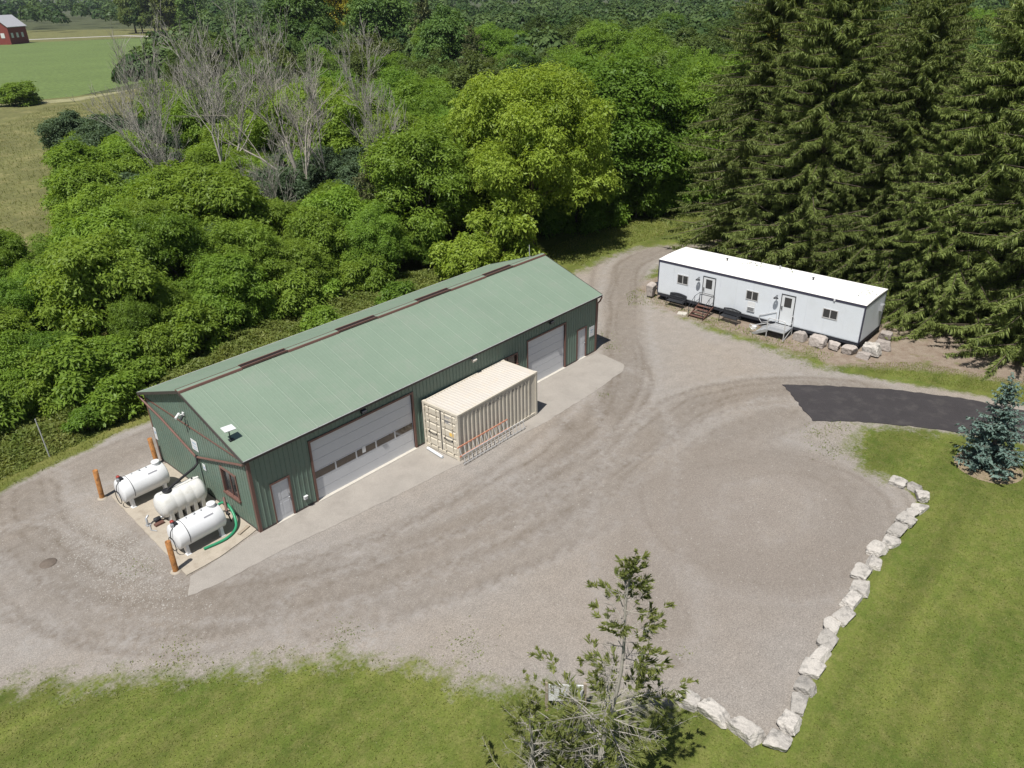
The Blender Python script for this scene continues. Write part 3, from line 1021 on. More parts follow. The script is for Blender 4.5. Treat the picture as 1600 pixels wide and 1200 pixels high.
# things fixed to the shed
cc = thing('security_camera', 'white security camera high on the shed gable under the roof peak', 'camera', (-0.03, 4.9, 4.1))
b_ = MB(); b_.box(-0.05, 0.0, -0.07, 0.07, -0.07, 0.07); b_.build('mount', MT['white'], cc)
b_ = MB(); b_.tube([(-0.04, 0, 0), (-0.2, 0.02, -0.02)], 0.025, 8); b_.tube([(-0.16, 0.1, 0.03), (-0.42, -0.05, -0.06)], 0.06, 10); b_.build('camera_body', MT['white'], cc)
b_ = MB(); b_.tube([(-0.12, -0.14, -0.02), (-0.3, -0.24, -0.12)], 0.055, 10); b_.build('floodlight', MT['dark'], cc)


def wall_sign(label, place, u0, u1, z0, z1, lines, shapes=True):
    s = MB()

    def bx(mb, a, b, n0, n1, c, d):
        ps = [place(u, n, z) for z in (c, d) for (u, n) in ((a, n0), (b, n0), (b, n1), (a, n1))]
        mb.add(ps, [(0, 3, 2, 1), (4, 5, 6, 7), (0, 1, 5, 4), (1, 2, 6, 5), (2, 3, 7, 6), (3, 0, 4, 7)])
    bx(s, u0, u1, 0.026, 0.04, z0, z1)
    o = s.build('wall_sign', MT['white'])
    tag(o, label, 'sign')
    t = MB()
    for (a, b, c, d) in lines:
        bx(t, u0 + a * (u1 - u0), u0 + b * (u1 - u0), 0.041, 0.043, z0 + c * (z1 - z0), z0 + d * (z1 - z0))
    if lines:
        t.build('print', MT['signprint'], o)


gp = lambda u, n, z: (-n, W_ - u, z)
fp = lambda u, n, z: (u, -n, z)
wall_sign('white sign on the green gable wall above the pipe joint', gp, 9 - 4.83, 9 - 4.28, 2.32, 2.86, [(0.2, 0.8, 0.62, 0.78), (0.15, 0.85, 0.35, 0.45), (0.25, 0.75, 0.15, 0.23)])
wall_sign('small pale notice beside the pipe joint on the gable', gp, 9 - 4.2, 9 - 3.95, 1.46, 1.78, [(0.2, 0.8, 0.3, 0.6)])
wall_sign('narrow white sign at the back edge of the gable wall', gp, 0.06, 0.34, 1.25, 1.9, [(0.2, 0.8, 0.5, 0.7)])
wall_sign('white notice beside the far man door of the shed', fp, 23.4, 23.9, 1.2, 1.85, [(0.2, 0.8, 0.6, 0.7), (0.2, 0.7, 0.4, 0.46)])

dish = thing('satellite_dish', 'white flat satellite internet panel on a short mast on the shed roof', 'antenna', (0.05, 1.03, HE + SLP * 1.03 + 0.05))
b_ = MB(); b_.box(-0.10, 0.12, -0.12, 0.12, -0.02, 0.02); b_.tube([(0, 0, 0), (0.0, 0.02, 0.42), (0.0, 0.0, 0.5)], 0.025, 8); b_.build('mast', MT['dark'], dish)
b_ = MB(); b_.obox((0, 0, 0.53), (0.255, 0.02, -0.03), (-0.01, 0.16, 0.05), (0.003, -0.006, 0.018)); b_.build('panel', MT['white'], dish)
ant = thing('roof_antenna', 'thin pale whip mast standing near the far end of the shed ridge', 'antenna', (23.2, 4.62, HR))
b_ = MB(); b_.tube([(0.1, -0.05, 0.06), (0.02, 0.0, 0.14), (0, 0.02, 0.3), (0, 0.02, 0.9)], 0.022, 6); b_.build('whip', MT['drip'], ant)
b_ = MB(); b_.box(-0.06, 0.14, -0.08, 0.06, 0.0, 0.08); b_.build('foot', MT['steel'], ant)

# ------------------------------------------------------------------ fuel tanks on the pad
def fuel_tank(label, loc, rz, hoseside):
    t = thing('fuel_tank', label, 'tank', loc, rz, 'white horizontal fuel tanks on the pad')
    R, Ln, zc = 0.56, 2.0, 0.80
    b = MB()
    pr = [(0.0, -Ln / 2 - 0.12), (R * 0.35, -Ln / 2 - 0.115), (R * 0.7, -Ln / 2 - 0.085), (R * 0.92, -Ln / 2 - 0.04), (R, -Ln / 2)]
    pr += [(R, -Ln / 2 + k * Ln / 4) for k in range(1, 4)]
    pr += [(R, Ln / 2), (R * 0.92, Ln / 2 + 0.04), (R * 0.7, Ln / 2 + 0.085), (R * 0.35, Ln / 2 + 0.115), (0, Ln / 2 + 0.12)]
    b.lathe(pr, (0, 0, zc), 'x', 32)
    b.build('shell', MT['tank'], t)
    for sx in (-0.78, 0.78):
        for sy in (-1, 1):
            g = MB()
            g.add([(sx - 0.06, sy * 0.18, 0.30), (sx + 0.06, sy * 0.18, 0.30), (sx + 0.06, sy * 0.46, 0.47), (sx - 0.06, sy * 0.46, 0.47),
                   (sx - 0.07, sy * 0.30, 0.02), (sx + 0.07, sy * 0.30, 0.02), (sx + 0.07, sy * 0.46, 0.02), (sx - 0.07, sy * 0.46, 0.02)],
                  [(0, 1, 5, 4), (1, 2, 6, 5), (2, 3, 7, 6), (3, 0, 4, 7), (0, 3, 2, 1), (4, 5, 6, 7)])
            g.box(sx - 0.1, sx + 0.1, min(sy * 0.27, sy * 0.5), max(sy * 0.27, sy * 0.5), 0.0, 0.02)
            g.build('leg', MT['tank'], t)
    c = MB()
    c.lathe([(0.17, 0.0), (0.17, 0.11), (0.19, 0.115), (0.19, 0.165), (0.15, 0.185), (0, 0.19)], (0.78, 0, zc + R - 0.02), 'z', 18)
    c.build('fill_cap', MT['tank'], t)
    f = MB()
    for fx, fr in ((0.0, 0.05), (0.32, 0.035), (-0.35, 0.03)):
        f.lathe([(fr, 0), (fr, 0.07), (0, 0.075)], (fx, 0.02, zc + R - 0.01), 'z', 10)
    f.build('fitting', MT['steel'], t)
    p = MB()
    p.box(-0.98, -0.78, -0.1, 0.1, zc + R - 0.06, zc + R + 0.10, 0)
    p.lathe([(0.0, 0), (0.08, 0.0), (0.08, 0.14), (0, 0.15)], (-0.88, 0.08, zc + R + 0.06), 'y', 12, 1)
    p.tube([(-0.88, 0, zc + R - 0.06), (-0.88, 0, zc + R + 0.1)], 0.035, 8, 0)
    p.box(-1.06, -0.96, -0.15, -0.02, zc + R - 0.02, zc + R + 0.12, 2)
    p.build('pump', [MT['dark'], MT['red'], MT['steel']], t)
    h = MB()
    pts = [(-0.95, -0.1, zc + R + 0.02), (-1.15, -0.14, zc + 0.42), (-1.2, -0.1, zc + 0.1)]
    pts += [(-1.17, -0.05 + 0.26 * math.sin(a), zc - 0.22 + 0.32 * math.cos(a)) for a in np.linspace(0, 2 * math.pi * 1.4, 20)]
    h.tube(smooth_line(pts, 3), 0.017, 6)
    h.build('hose', MT['black'], t)
    s = MB()
    s.tube([(-0.62, (R + 0.012) * math.sin(a), zc + (R + 0.012) * math.cos(a)) for a in np.linspace(-2.0, 2.0, 22)], 0.012, 5)
    s.build('cable', MT['black'], t)
    pl = MB()
    pl.add([(x, -(R + 0.006) * math.sin(a), zc + (R + 0.006) * math.cos(a)) for x in (0.2, 0.62) for a in (0.62, 0.68, 0.74)], [(0, 3, 4, 1), (1, 4, 5, 2)])
    pl.build('label_strip', MT['ink'], t)
    return t


fuel_tank('white fuel tank with red pump at the back of the pad, behind two rusty posts', (-1.98, 6.42, 0.04), 0.03, 1)
fuel_tank('white fuel tank nearest the front, beside the green hose', (-1.98, 1.40, 0.04), 0.03, 1)
pt = thing('poly_water_tank', 'translucent ribbed plastic rainwater tank between the two fuel tanks', 'tank', (-1.38, 4.02, 0.04))
b = MB()
R, Ln, zc = 0.58, 1.7, 0.72
pr = [(0, -Ln / 2 - 0.26), (R * 0.45, -Ln / 2 - 0.24), (R * 0.75, -Ln / 2 - 0.17), (R * 0.94, -Ln / 2 - 0.07), (R, -Ln / 2 + 0.02)]
for k in range(1, 4):
    xk = -Ln / 2 + k * Ln / 4
    pr += [(R, xk - 0.05), (R - 0.006, xk - 0.03), (R - 0.006, xk + 0.03), (R, xk + 0.05)]
pr += [(R, Ln / 2), (R * 0.94, Ln / 2 + 0.07), (R * 0.75, Ln / 2 + 0.17), (R * 0.45, Ln / 2 + 0.24), (0, Ln / 2 + 0.26)]
b.lathe(pr, (0, 0, zc), 'x', 32)
b.build('shell', MT['poly'], pt)
b = MB()
b.box(-Ln / 2, Ln / 2 + 0.1, -0.06, 0.06, zc + R - 0.015, zc + R + 0.02)
b.build('top_rib', MT['poly'], pt)
for k in range(5):
    xk = -0.72 + 0.36 * k
    for sy in (-1, 1):
        g = MB()
        g.add([(xk - 0.08, sy * 0.2, 0.1), (xk + 0.08, sy * 0.2, 0.1), (xk + 0.07, sy * 0.575, 0.55), (xk - 0.07, sy * 0.575, 0.55), (xk - 0.09, sy * 0.2, 0), (xk + 0.09, sy * 0.2, 0), (xk + 0.09, sy * 0.52, 0), (xk - 0.09, sy * 0.52, 0)],
              [(0, 1, 5, 4), (1, 2, 6, 5), (2, 3, 7, 6), (3, 0, 4, 7), (0, 3, 2, 1), (4, 5, 6, 7)])
        g.build('foot', MT['poly'], pt)
b = MB()
b.lathe([(0.2, 0), (0.2, 0.07), (0.17, 0.08), (0, 0.085)], (-0.5, 0, zc + R - 0.02), 'z', 18)
b.build('lid', MT['black'], pt)
b = MB()
b.box(0.62, 0.7, -0.01, 0.01, zc + R, zc + R + 0.1)
b.build('lifting_lug', MT['dark'], pt)

gh_ = MB()
gh_.tube(smooth_line([(-0.95, 2.5, 0.12), (-0.55, 2.55, 0.45), (-0.32, 2.2, 0.72), (-0.3, 1.7, 0.62), (-0.42, 1.2, 0.3), (-0.7, 0.85, 0.12), (-1.3, 0.62, 0.1), (-2.2, 0.72, 0.1)], 6), 0.062, 10)
tag(gh_.build('green_hose', MT['hose']), 'thick green suction hose curling round the end of the front fuel tank', 'hose')
tp = thing('transfer_pump', 'small grey transfer pump and valve on the outer edge of the pad', 'pump', (-2.95, 4.05, 0.04))
b = MB(); b.lathe([(0, 0), (0.1, 0.0), (0.11, 0.02), (0.11, 0.26), (0, 0.28)], (0.25, 0.0, 0.16), 'x', 14); b.build('motor', MT['dark'], tp)
b = MB(); b.tube([(-0.02, 0.1, 0.02), (-0.02, 0.1, 0.38), (0.12, 0.2, 0.42)], 0.05, 8); b.box(-0.1, 0.1, 0.0, 0.2, 0.0, 0.04); b.build('standpipe', MT['steel'], tp)
b = MB(); b.tube([(0.5, 0, 0.18), (0.75, -0.12, 0.2), (1.0, -0.1, 0.25)], 0.06, 8); b.tube([(0.02, 0.0, 0.05), (-0.1, -0.35, 0.03), (0.05, -0.6, 0.02)], 0.025, 6); b.build('pipe', MT['steel'], tp)
b = MB(); b.box(0.15, 0.55, -0.3, -0.1, 0.0, 0.09); b.build('red_block', MT['stepbrown'], tp)
rp = thing('brown_spout', 'brown drain pipe with black elbow standing behind the front fuel tank', 'pipe', (-0.42, 1.75, 0.04))
b = MB(); b.tube([(0.1, 0.35, 1.0), (-0.08, -0.05, 0.55)], 0.055, 8); b.build('pipe', MT['brown'], rp)
b = MB(); b.tube([(-0.08, -0.05, 0.55), (-0.1, -0.12, 0.46), (-0.05, -0.2, 0.45)], 0.065, 8); b.tube([(0, -0.12, 0.0), (-0.08, -0.1, 0.45)], 0.03, 6); b.build('elbow', MT['black'], rp)
pc = MB()
pc.obox((-0.42, 0.62, 0.07), (0.3, 0.1, 0), (-0.02, 0.07, 0), (0, 0, 0.03))
tag(pc.build('timber_offcut', MT['wood']), 'grey timber offcut lying at the front corner of the tank pad', 'timber')

BOL = thing('bollard', 'rusty orange pipe bollard at the front corner of the pad, beside the apron', 'bollard', (-3.6, 0.4, 0))
bb = MB()
bb.lathe([(0.112, -0.05), (0.112, 1.5), (0.092, 1.51), (0.090, 1.2), (0, 1.19)], (0, 0, 0), 'z', 16)
bb.build('pipe', MT['rust'], BOL)
bb = MB()
bb.lathe([(0.22, 0.0), (0.2, 0.035), (0.12, 0.05)], (0, 0, 0), 'z', 14)
bb.build('footing', MT['concrete'], BOL)
BOL['group'] = 'rusty bollards guarding the tanks'
for loc, lab, tilt in (((-3.38, 7.88, 0), 'rusty orange pipe bollard standing out on the gravel near the back fuel tank', (0.02, -0.03)), ((-0.36, 8.72, 0), 'rusty orange pipe bollard against the back corner of the shed gable', (-0.02, 0.02))):
    c = copy_tree(BOL)
    c.location = loc
    c.rotation_euler = (tilt[0], tilt[1], random.random() * 3)
    c['label'] = lab

mh = MB()
mh.lathe([(0.0, 0.03), (0.30, 0.03), (0.31, 0.02), (0.33, 0.0)], (-6.8, 4.9, 0.006), 'z', 24)
o = tag(mh.build('drain_cover', mat('cast_iron', (0.13, 0.105, 0.085), 0.8, 0, 0.2, 8)), 'round brown drain cover set in the gravel turning area', 'drain cover')

# ------------------------------------------------------------------ shipping container
cream = mat('container_cream', (0.55, 0.505, 0.42), 0.55, 0, 0.05, 1.2, stain=(0.42, 0.34, 0.24), stain_amt=0.25, stain_scale=2.5)
creamroof = mat('container_cream_roof', (0.50, 0.465, 0.415), 0.6, 0, 0.05, 0.9, stain=(0.55, 0.45, 0.33), stain_amt=0.35, stain_scale=1.6)
CL, CW, CH = 6.058, 2.438, 2.59
con = thing('shipping_container', 'cream twenty foot shipping container parked along the shed front', 'container', (9.4542, -2.6049, 0.0), 0.0231)
fr = MB()
for x in (0, CL):
    for y in (0, CW):
        fr.box(x - 0.0 if x == 0 else x - 0.15, 0.15 if x == 0 else x, y if y == 0 else y - 0.13, 0.13 if y == 0 else y, 0.12, CH - 0.12)
for y in (0.01, CW - 0.09):
    fr.box(0.15, CL - 0.15, y, y + 0.08, CH - 0.10, CH - 0.02)
    fr.box(0.15, CL - 0.15, y, y + 0.08, 0.05, 0.19)
for x in (0.01, CL - 0.11):
    fr.box(x, x + 0.10, 0.13, CW - 0.13, CH - 0.13, CH - 0.02)
    fr.box(x, x + 0.10, 0.13, CW - 0.13, 0.05, 0.2)
fr.build('frame', cream, con)
for x in (0, CL - 0.178):
    for y in (0, CW - 0.162):
        for z in (0.0, CH - 0.118):
            cst = MB()
            cst.box(x - 0.005, x + 0.178, y - 0.005, y + 0.165, z, z + 0.118)
            cst.build('corner_casting', cream, con)


def corrugated(place, length, z0, z1, pitch, depth, ends=0.0):
    mb = MB()
    pts = []
    u = 0.0
    while u < length - pitch:
        for f, n in ((0.0, 0), (0.30, 0), (0.48, 1), (0.80, 1)):
            pts.append((u + f * pitch, -depth * n))
        u += pitch
    pts.append((length, 0))
    vs = []
    for (u, n) in pts:
        vs += [place(u, n, z0), place(u, n, z1)]
    mb.add(vs, [(2 * i, 2 * i + 2, 2 * i + 3, 2 * i + 1) for i in range(len(pts) - 1)])
    return mb


def inkmat():
    m = mat('container_side_paint', (0.55, 0.505, 0.42), 0.55, 0, 0.05, 1.2, stain=(0.40, 0.34, 0.26), stain_amt=0.3, stain_scale=2.0)
    nt = m.node_tree
    N, L = nt.nodes, nt.links
    bs = N['Principled BSDF']
    src = bs.inputs['Base Color'].links[0].from_socket
    tc = N.new('ShaderNodeTexCoord')
    sx = N.new('ShaderNodeSeparateXYZ')
    L.new(tc.outputs['Object'], sx.inputs[0])

    def rr(s, a, b, c, d):
        r = N.new('ShaderNodeMapRange')
        for i, v in enumerate((a, b, c, d)): r.inputs[i + 1].default_value = v
        L.new(s, r.inputs[0])
        return r.outputs[0]

    def mul(a, b):
        x = N.new('ShaderNodeMath'); x.operation = 'MULTIPLY'
        L.new(a, x.inputs[0]); L.new(b, x.inputs[1])
        return x.outputs[0]
    z = sx.outputs[2]
    x = sx.outputs[0]
    band = mul(mul(rr(z, 2.12, 2.15, 0, 1), rr(z, 2.27, 2.30, 1, 0)), mul(rr(x, 1.0, 1.05, 0, 1), rr(x, 5.3, 5.4, 1, 0)))
    nz = N.new('ShaderNodeTexNoise')
    nz.inputs['Scale'].default_value = 9
    nz.inputs['Detail'].default_value = 3
    L.new(tc.outputs['Object'], nz.inputs['Vector'])
    f = mul(band, rr(nz.outputs['Fac'], 0.48, 0.56, 0, 0.75))
    mx = N.new('ShaderNodeMix'); mx.data_type = 'RGBA'
    L.new(f, mx.inputs[0]); L.new(src, mx.inputs[6])
    mx.inputs[7].default_value = (0.16, 0.15, 0.14, 1)
    L.new(mx.outputs[2], bs.inputs['Base Color'])
    return m


corrugated(lambda u, n, z: (0.15 + u, 0.03 - n, z), CL - 0.3, 0.17, CH - 0.09, 0.29, 0.05).build('side_panel', inkmat(), con)
corrugated(lambda u, n, z: (CL - 0.15 - u, CW - 0.03 + n, z), CL - 0.3, 0.17, CH - 0.09, 0.29, 0.05).build('side_panel', cream, con)
corrugated(lambda u, n, z: (CL - 0.02 + n, 0.13 + u, z), CW - 0.26, 0.17, CH - 0.1, 0.26, 0.045).build('end_panel', cream, con)
rf = MB()
pts = []
u = 0.1
while u < CL - 0.3:
    for f, n in ((0, 0), (0.35, 0), (0.5, 1), (0.85, 1)):
        pts.append((u + f * 0.21, -0.022 * n))
    u += 0.21
pts.append((CL - 0.1, 0))
vs = []
for (u, n) in pts:
    vs += [(u, 0.06, CH - 0.03 + n), (u, CW / 2, CH - 0.015 + n), (u, CW - 0.06, CH - 0.03 + n)]
rf.add(vs, [q for i in range(len(pts) - 1) for q in ((3 * i, 3 * i + 3, 3 * i + 4, 3 * i + 1), (3 * i + 1, 3 * i + 4, 3 * i + 5, 3 * i + 2))])
rf.build('roof', creamroof, con)
fl = MB()
fl.box(0.1, CL - 0.1, 0.1, CW - 0.1, 0.1, 0.16)
fl.build('floor', MT['wood'], con)
for k, (ya, yb) in enumerate(((0.14, CW / 2 - 0.012), (CW / 2 + 0.012, CW - 0.14))):
    d = MB()
    d.box(0.045, 0.08, ya, yb, 0.2, CH - 0.14)
    nrow = 5
    rh = (CH - 0.34 - 0.1) / nrow
    for r in range(nrow):
        z0 = 0.25 + r * rh
        d.add([(0.044, ya + 0.07, z0 + 0.04), (0.044, yb - 0.07, z0 + 0.04), (0.044, yb - 0.07, z0 + rh - 0.04), (0.044, ya + 0.07, z0 + rh - 0.04),
               (0.012, ya + 0.10, z0 + 0.07), (0.012, yb - 0.10, z0 + 0.07), (0.012, yb - 0.10, z0 + rh - 0.07), (0.012, ya + 0.10, z0 + rh - 0.07)],
              [(4, 7, 6, 5), (0, 4, 5, 1), (1, 5, 6, 2), (2, 6, 7, 3), (3, 7, 4, 0)])
    o = d.build('door', cream, con)
    for yy in (ya + 0.26, yb - 0.28):
        lb = MB()
        lb.tube([(-0.012, yy, 0.16), (-0.012, yy, CH - 0.1)], 0.018, 8)
        for zz in (0.3, 0.95, 1.7, 2.3):
            lb.box(-0.035, 0.012, yy - 0.045, yy + 0.045, zz, zz + 0.06)
        lb.build('locking_bar', cream, o)
        hb = MB()
        hb.beam((-0.03, yy, 1.02), (-0.045, yy + (0.30 if yy < (ya + yb) / 2 else -0.26), 0.99), 0.02, 0.025)
        hb.box(-0.05, -0.02, yy - 0.04, yy + 0.04, 0.98, 1.06)
        hb.build('handle', MT['dark'], o)
    yh = ya - 0.02 if k == 0 else yb + 0.02
    for zz in (0.35, 0.9, 1.5, 2.15):
        MB().box(-0.02, 0.03, yh - 0.04, yh + 0.04, zz, zz + 0.14).build('hinge', cream, o)
    gk = MB()
    gk.box(0.030, 0.043, (yb if k == 0 else ya) - 0.018, (yb if k == 0 else ya) + 0.018, 0.2, CH - 0.15)
    gk.build('gasket', MT['dark'], o)
    if k == 0:
        st = MB()
        st.box(0.006, 0.0105, 0.35, 0.62, 1.24, 1.42)
        st.build('sticker', MT['sticker'], o)
        st = MB()
        for zz, w in ((2.24, 0.5), (2.17, 0.35), (2.02, 0.42), (1.95, 0.3), (1.88, 0.42)):
            st.box(0.0095, 0.0115, 0.95 - w, 0.95, zz, zz + 0.035)
        st.build('print_lines', MT['ink'], o)
# rolled banner and ladders by the container
rb = MB()
rb.tube([(9.22, -0.55, 0.09), (9.10, -1.75, 0.09)], 0.075, 12)
tag(rb.build('white_tube', MT['trailer']), 'white plastic pipe lying at the foot of the container doors', 'pipe')


def ladder(label, x0, x1, yb, zb, yt, zt, nr, m_rail, m_rung, rail=0.075, ext=0.0):
    """lies on its edge along the container: lower rail (yb,zb), upper rail (yt,zt)"""
    t = thing('ladder', label, 'ladder', (x0, yb, 0), 0.0, 'ladders lying on edge against the container')
    for (y, z) in ((yb, zb), (yt, zt)):
        r = MB()
        r.beam((0, y - yb, z), (x1 - x0, y - yb + 0.02, z), 0.03, rail)
        r.build('rail', m_rail, t)
    for i in range(nr):
        x = 0.12 + i * (x1 - x0 - 0.24) / (nr - 1)
        r = MB()
        r.tube([(x, 0, zb), (x, yt - yb + 0.01, zt)], 0.02, 6)
        r.build('rung', m_rung, t)
    return t


ladder('orange fibreglass ladder lying on edge against the container side', 9.2, 12.8, -2.90, 0.52, -2.76, 0.96, 12, MT['orange'], MT['alu'])
ladder('aluminium ladder lying on edge outside the orange ladder by the container', 9.3, 13.9, -3.02, 0.10, -2.95, 0.54, 17, MT['alu'], MT['alu'], 0.05)

# ------------------------------------------------------------------ site office trailer
TL, TW, TZ, TH = 14.557, 3.693, 0.60, 2.503
tr = thing('office_trailer', 'long white mobile office trailer with dark blue trim and three windows', 'trailer', (34.34, 1.877, 0), -math.pi / 2)
zt = TZ + TH
wl = MB()
wl.box(0, TL, 0.0, TW, TZ, zt - 0.1)
wl.build('wall', MT['trailer'], tr)
# siding sheets stand proud with narrow joints
OPEN = [(1.58, 2.46, 1.66, 2.34), (3.60, 4.58, 0.62, 2.64), (6.86, 7.74, 1.70, 2.36), (9.30, 10.26, 0.62, 2.66), (12.06, 13.02, 1.72, 2.36)]
x = 0.06
while x < TL - 0.1:
    x1 = min(x + 1.215, TL - 0.06)
    s = MB()
    s.box(x + 0.005, x1 - 0.005, -0.014, -0.001, TZ + 0.05, zt - 0.17)
    s.build('siding_panel', MT['trailer'], tr)
    x = x1
y = 0.06
while y < TW - 0.1:
    y1 = min(y + 1.215, TW - 0.06)
    s = MB()
    s.box(TL + 0.001, TL + 0.014, y + 0.005, y1 - 0.005, TZ + 0.05, zt - 0.17)
    s.build('siding_panel', MT['trailer'], tr)
    y = y1
rf = MB()
npx = 12
vs, fs = [], []
for i in range(npx + 1):
    xx = -0.04 + (TL + 0.08) * i / npx
    vs += [(xx, -0.05, zt + 0.0), (xx, TW * 0.25, zt + 0.055), (xx, TW / 2, zt + 0.075), (xx, TW * 0.75, zt + 0.055), (xx, TW + 0.05, zt)]
for i in range(npx):
    for j in range(4):
        fs.append((5 * i + j, 5 * i + 5 + j, 5 * i + 6 + j, 5 * i + 1 + j))
rf.add(vs, fs, 0, True)
rf.add([(e, a, b) for e in (-0.04, TL + 0.04) for (a, b) in ((-0.05, zt - 0.04), (-0.05, zt), (TW * .25, zt + .055), (TW / 2, zt + .075), (TW * .75, zt + .055), (TW + 0.05, zt), (TW + 0.05, zt - 0.04))], [(0, 1, 2, 3, 4, 5, 6), (13, 12, 11, 10, 9, 8, 7)])
rf.build('roof', MT['trailroof'], tr)
tm = MB()
tm.box(-0.03, TL + 0.03, -0.035, -0.002, zt - 0.17, zt - 0.002)
tm.box(-0.03, TL + 0.03, TW + 0.002, TW + 0.035, zt - 0.17, zt - 0.002)
tm.box(TL + 0.002, TL + 0.035, 0.0, TW, zt - 0.15, zt - 0.003)
tm.box(-0.035, -0.002, 0.0, TW, zt - 0.15, zt - 0.003)
for xx in (-0.022, TL - 0.05):
    tm.box(xx, xx + 0.075, -0.030, -0.0152, TZ, zt - 0.17)
tm.box(TL + 0.0152, TL + 0.03, -0.012, 0.06, TZ, zt - 0.152)
tm.box(TL + 0.0152, TL + 0.03, TW - 0.06, TW, TZ, zt - 0.152)
tm.build('trim', MT['navy'], tr)
sk = MB()
sk.box(0.0, TL, 0.03, 0.12, TZ - 0.22, TZ)
sk.box(0.0, TL, TW - 0.12, TW - 0.03, TZ - 0.22, TZ)
sk.box(TL - 0.1, TL - 0.01, 0.12, TW - 0.12, TZ - 0.22, TZ)
sk.box(0.05, TL - 0.1, 0.9, 1.05, 0.12, TZ)
sk.box(0.05, TL - 0.1, TW - 1.05, TW - 0.9, 0.12, TZ)
sk.box(0.02, TL - 0.02, 0.55, 0.57, 0.02, TZ)
sk.build('chassis', MT['under'], tr)
for k in range(6):
    for yy in (0.5, TW - 0.9):
        pb = MB()
        pb.box(0.4 + k * 2.7, 0.8 + k * 2.7, yy - 0.2, yy + 0.2, 0, 0.2)
        pb.box(0.45 + k * 2.7, 0.75 + k * 2.7, yy - 0.15, yy + 0.15, 0.2, TZ - 0.2)
        pb.build('support_block', MT['under'], tr)


def trailer_window(u0, u1, z0, z1):
    f = MB()
    fw = 0.05
    f.box(u0, u1, -0.045, -0.0145, z0, z0 + fw)
    f.box(u0, u1, -0.045, -0.0145, z1 - fw, z1)
    f.box(u0, u0 + fw, -0.045, -0.0145, z0 + fw, z1 - fw)
    f.box(u1 - fw, u1, -0.045, -0.0145, z0 + fw, z1 - fw)
    f.box((u0 + u1) / 2 - 0.03, (u0 + u1) / 2 + 0.03, -0.043, -0.0145, z0 + fw, z1 - fw)
    w = f.build('window', MT['alu'], tr)
    for a, b in ((u0 + fw, (u0 + u1) / 2 - 0.03), ((u0 + u1) / 2 + 0.03, u1 - fw)):
        p = MB()
        p.box(a, b, -0.022, -0.016, z0 + fw, z1 - fw)
        p.build('pane', MT['glass'], w)


for i in (0, 2, 4):
    trailer_window(*OPEN[i])
for i in (1, 3):
    u0, u1, z0, z1 = OPEN[i]
    d = MB()
    d.box(u0 + 0.05, u1 - 0.05, -0.032, -0.0145, z0, z1 - 0.05)
    dm = mat('trailer_door_paint', (0.60, 0.62, 0.63), 0.5, 0, 0.04, 2)
    d = d.build('door', dm, tr)
    f = MB()
    f.box(u0, u0 + 0.05, -0.05, -0.0145, z0, z1)
    f.box(u1 - 0.05, u1, -0.05, -0.0145, z0, z1)
    f.box(u0 + 0.05, u1 - 0.05, -0.05, -0.0145, z1 - 0.05, z1)
    f.build('frame', MT['dark'], d)
    p = MB()
    p.box(u0 + 0.24, u0 + 0.72, -0.04, -0.033, z1 - 0.85, z1 - 0.2)
    p.build('pane', MT['glass'], d)
    h = MB()
    h.tube([(u0 + 0.12, -0.03, z0 + 1.0), (u0 + 0.12, -0.09, z0 + 1.0), (u0 + 0.2, -0.09, z0 + 1.0)], 0.018, 6)
    h.box(u0 + 0.08, u0 + 0.16, -0.04, -0.033, z0 + 0.95, z0 + 1.2)
    h.build('handle', MT['dark'], d)
    lx = u0 - 0.27
    l = MB()
    l.tube([(lx, -0.015, 2.42), (lx, -0.16, 2.52), (lx, -0.28, 2.46)], 0.02, 6)
    l.lathe([(0.03, 0.14), (0.05, 0.12), (0.16, 0.02), (0.165, 0.0)], (lx, -0.28, 2.33), 'z', 12)
    l.build('porch_lamp', MT['dark'], tr)
ac = MB()
ac.box(7.06, 7.60, -0.05, -0.0145, 1.30, 1.62, 0)
ac.box(7.06, 7.60, -0.10, -0.0145, 0.96, 1.27, 0)
for k in range(4):
    ac.box(7.10, 7.56, -0.108, -0.101, 1.0 + 0.06 * k, 1.03 + 0.06 * k, 1)
ac.build('wall_heater', [MT['white'], MT['dark']], tr)
for xx, yy in ((4.0, 2.5), (10.3, 2.3), (7.6, 3.2)):
    v = MB()
    v.lathe([(0.05, 0), (0.05, 0.13), (0.08, 0.14), (0.08, 0.19), (0, 0.21)], (xx, yy, zt + 0.05), 'z', 10)
    v.build('roof_vent', MT['dark'] if xx != 7.6 else MT['steel'], tr)
tn = MB()
tn.beam((0, 0.8, TZ - 0.1), (-1.3, TW / 2, TZ - 0.1), 0.1)
tn.beam((0, TW - 0.8, TZ - 0.1), (-1.3, TW / 2, TZ - 0.1), 0.1)
tn.build('tow_bar', MT['under'], tr)
sl_ = MB()
sl_.box(12.62, 12.72, -0.10, -0.035, zt - 0.14, zt - 0.03)
sl_.build('small_lamp', MT['white'], tr)
bx_ = MB()
bx_.box(TL + 0.016, TL + 0.2, TW - 0.9, TW - 0.5, 1.9, 2.3)
bx_.build('meter_box', MT['steel'], tr)

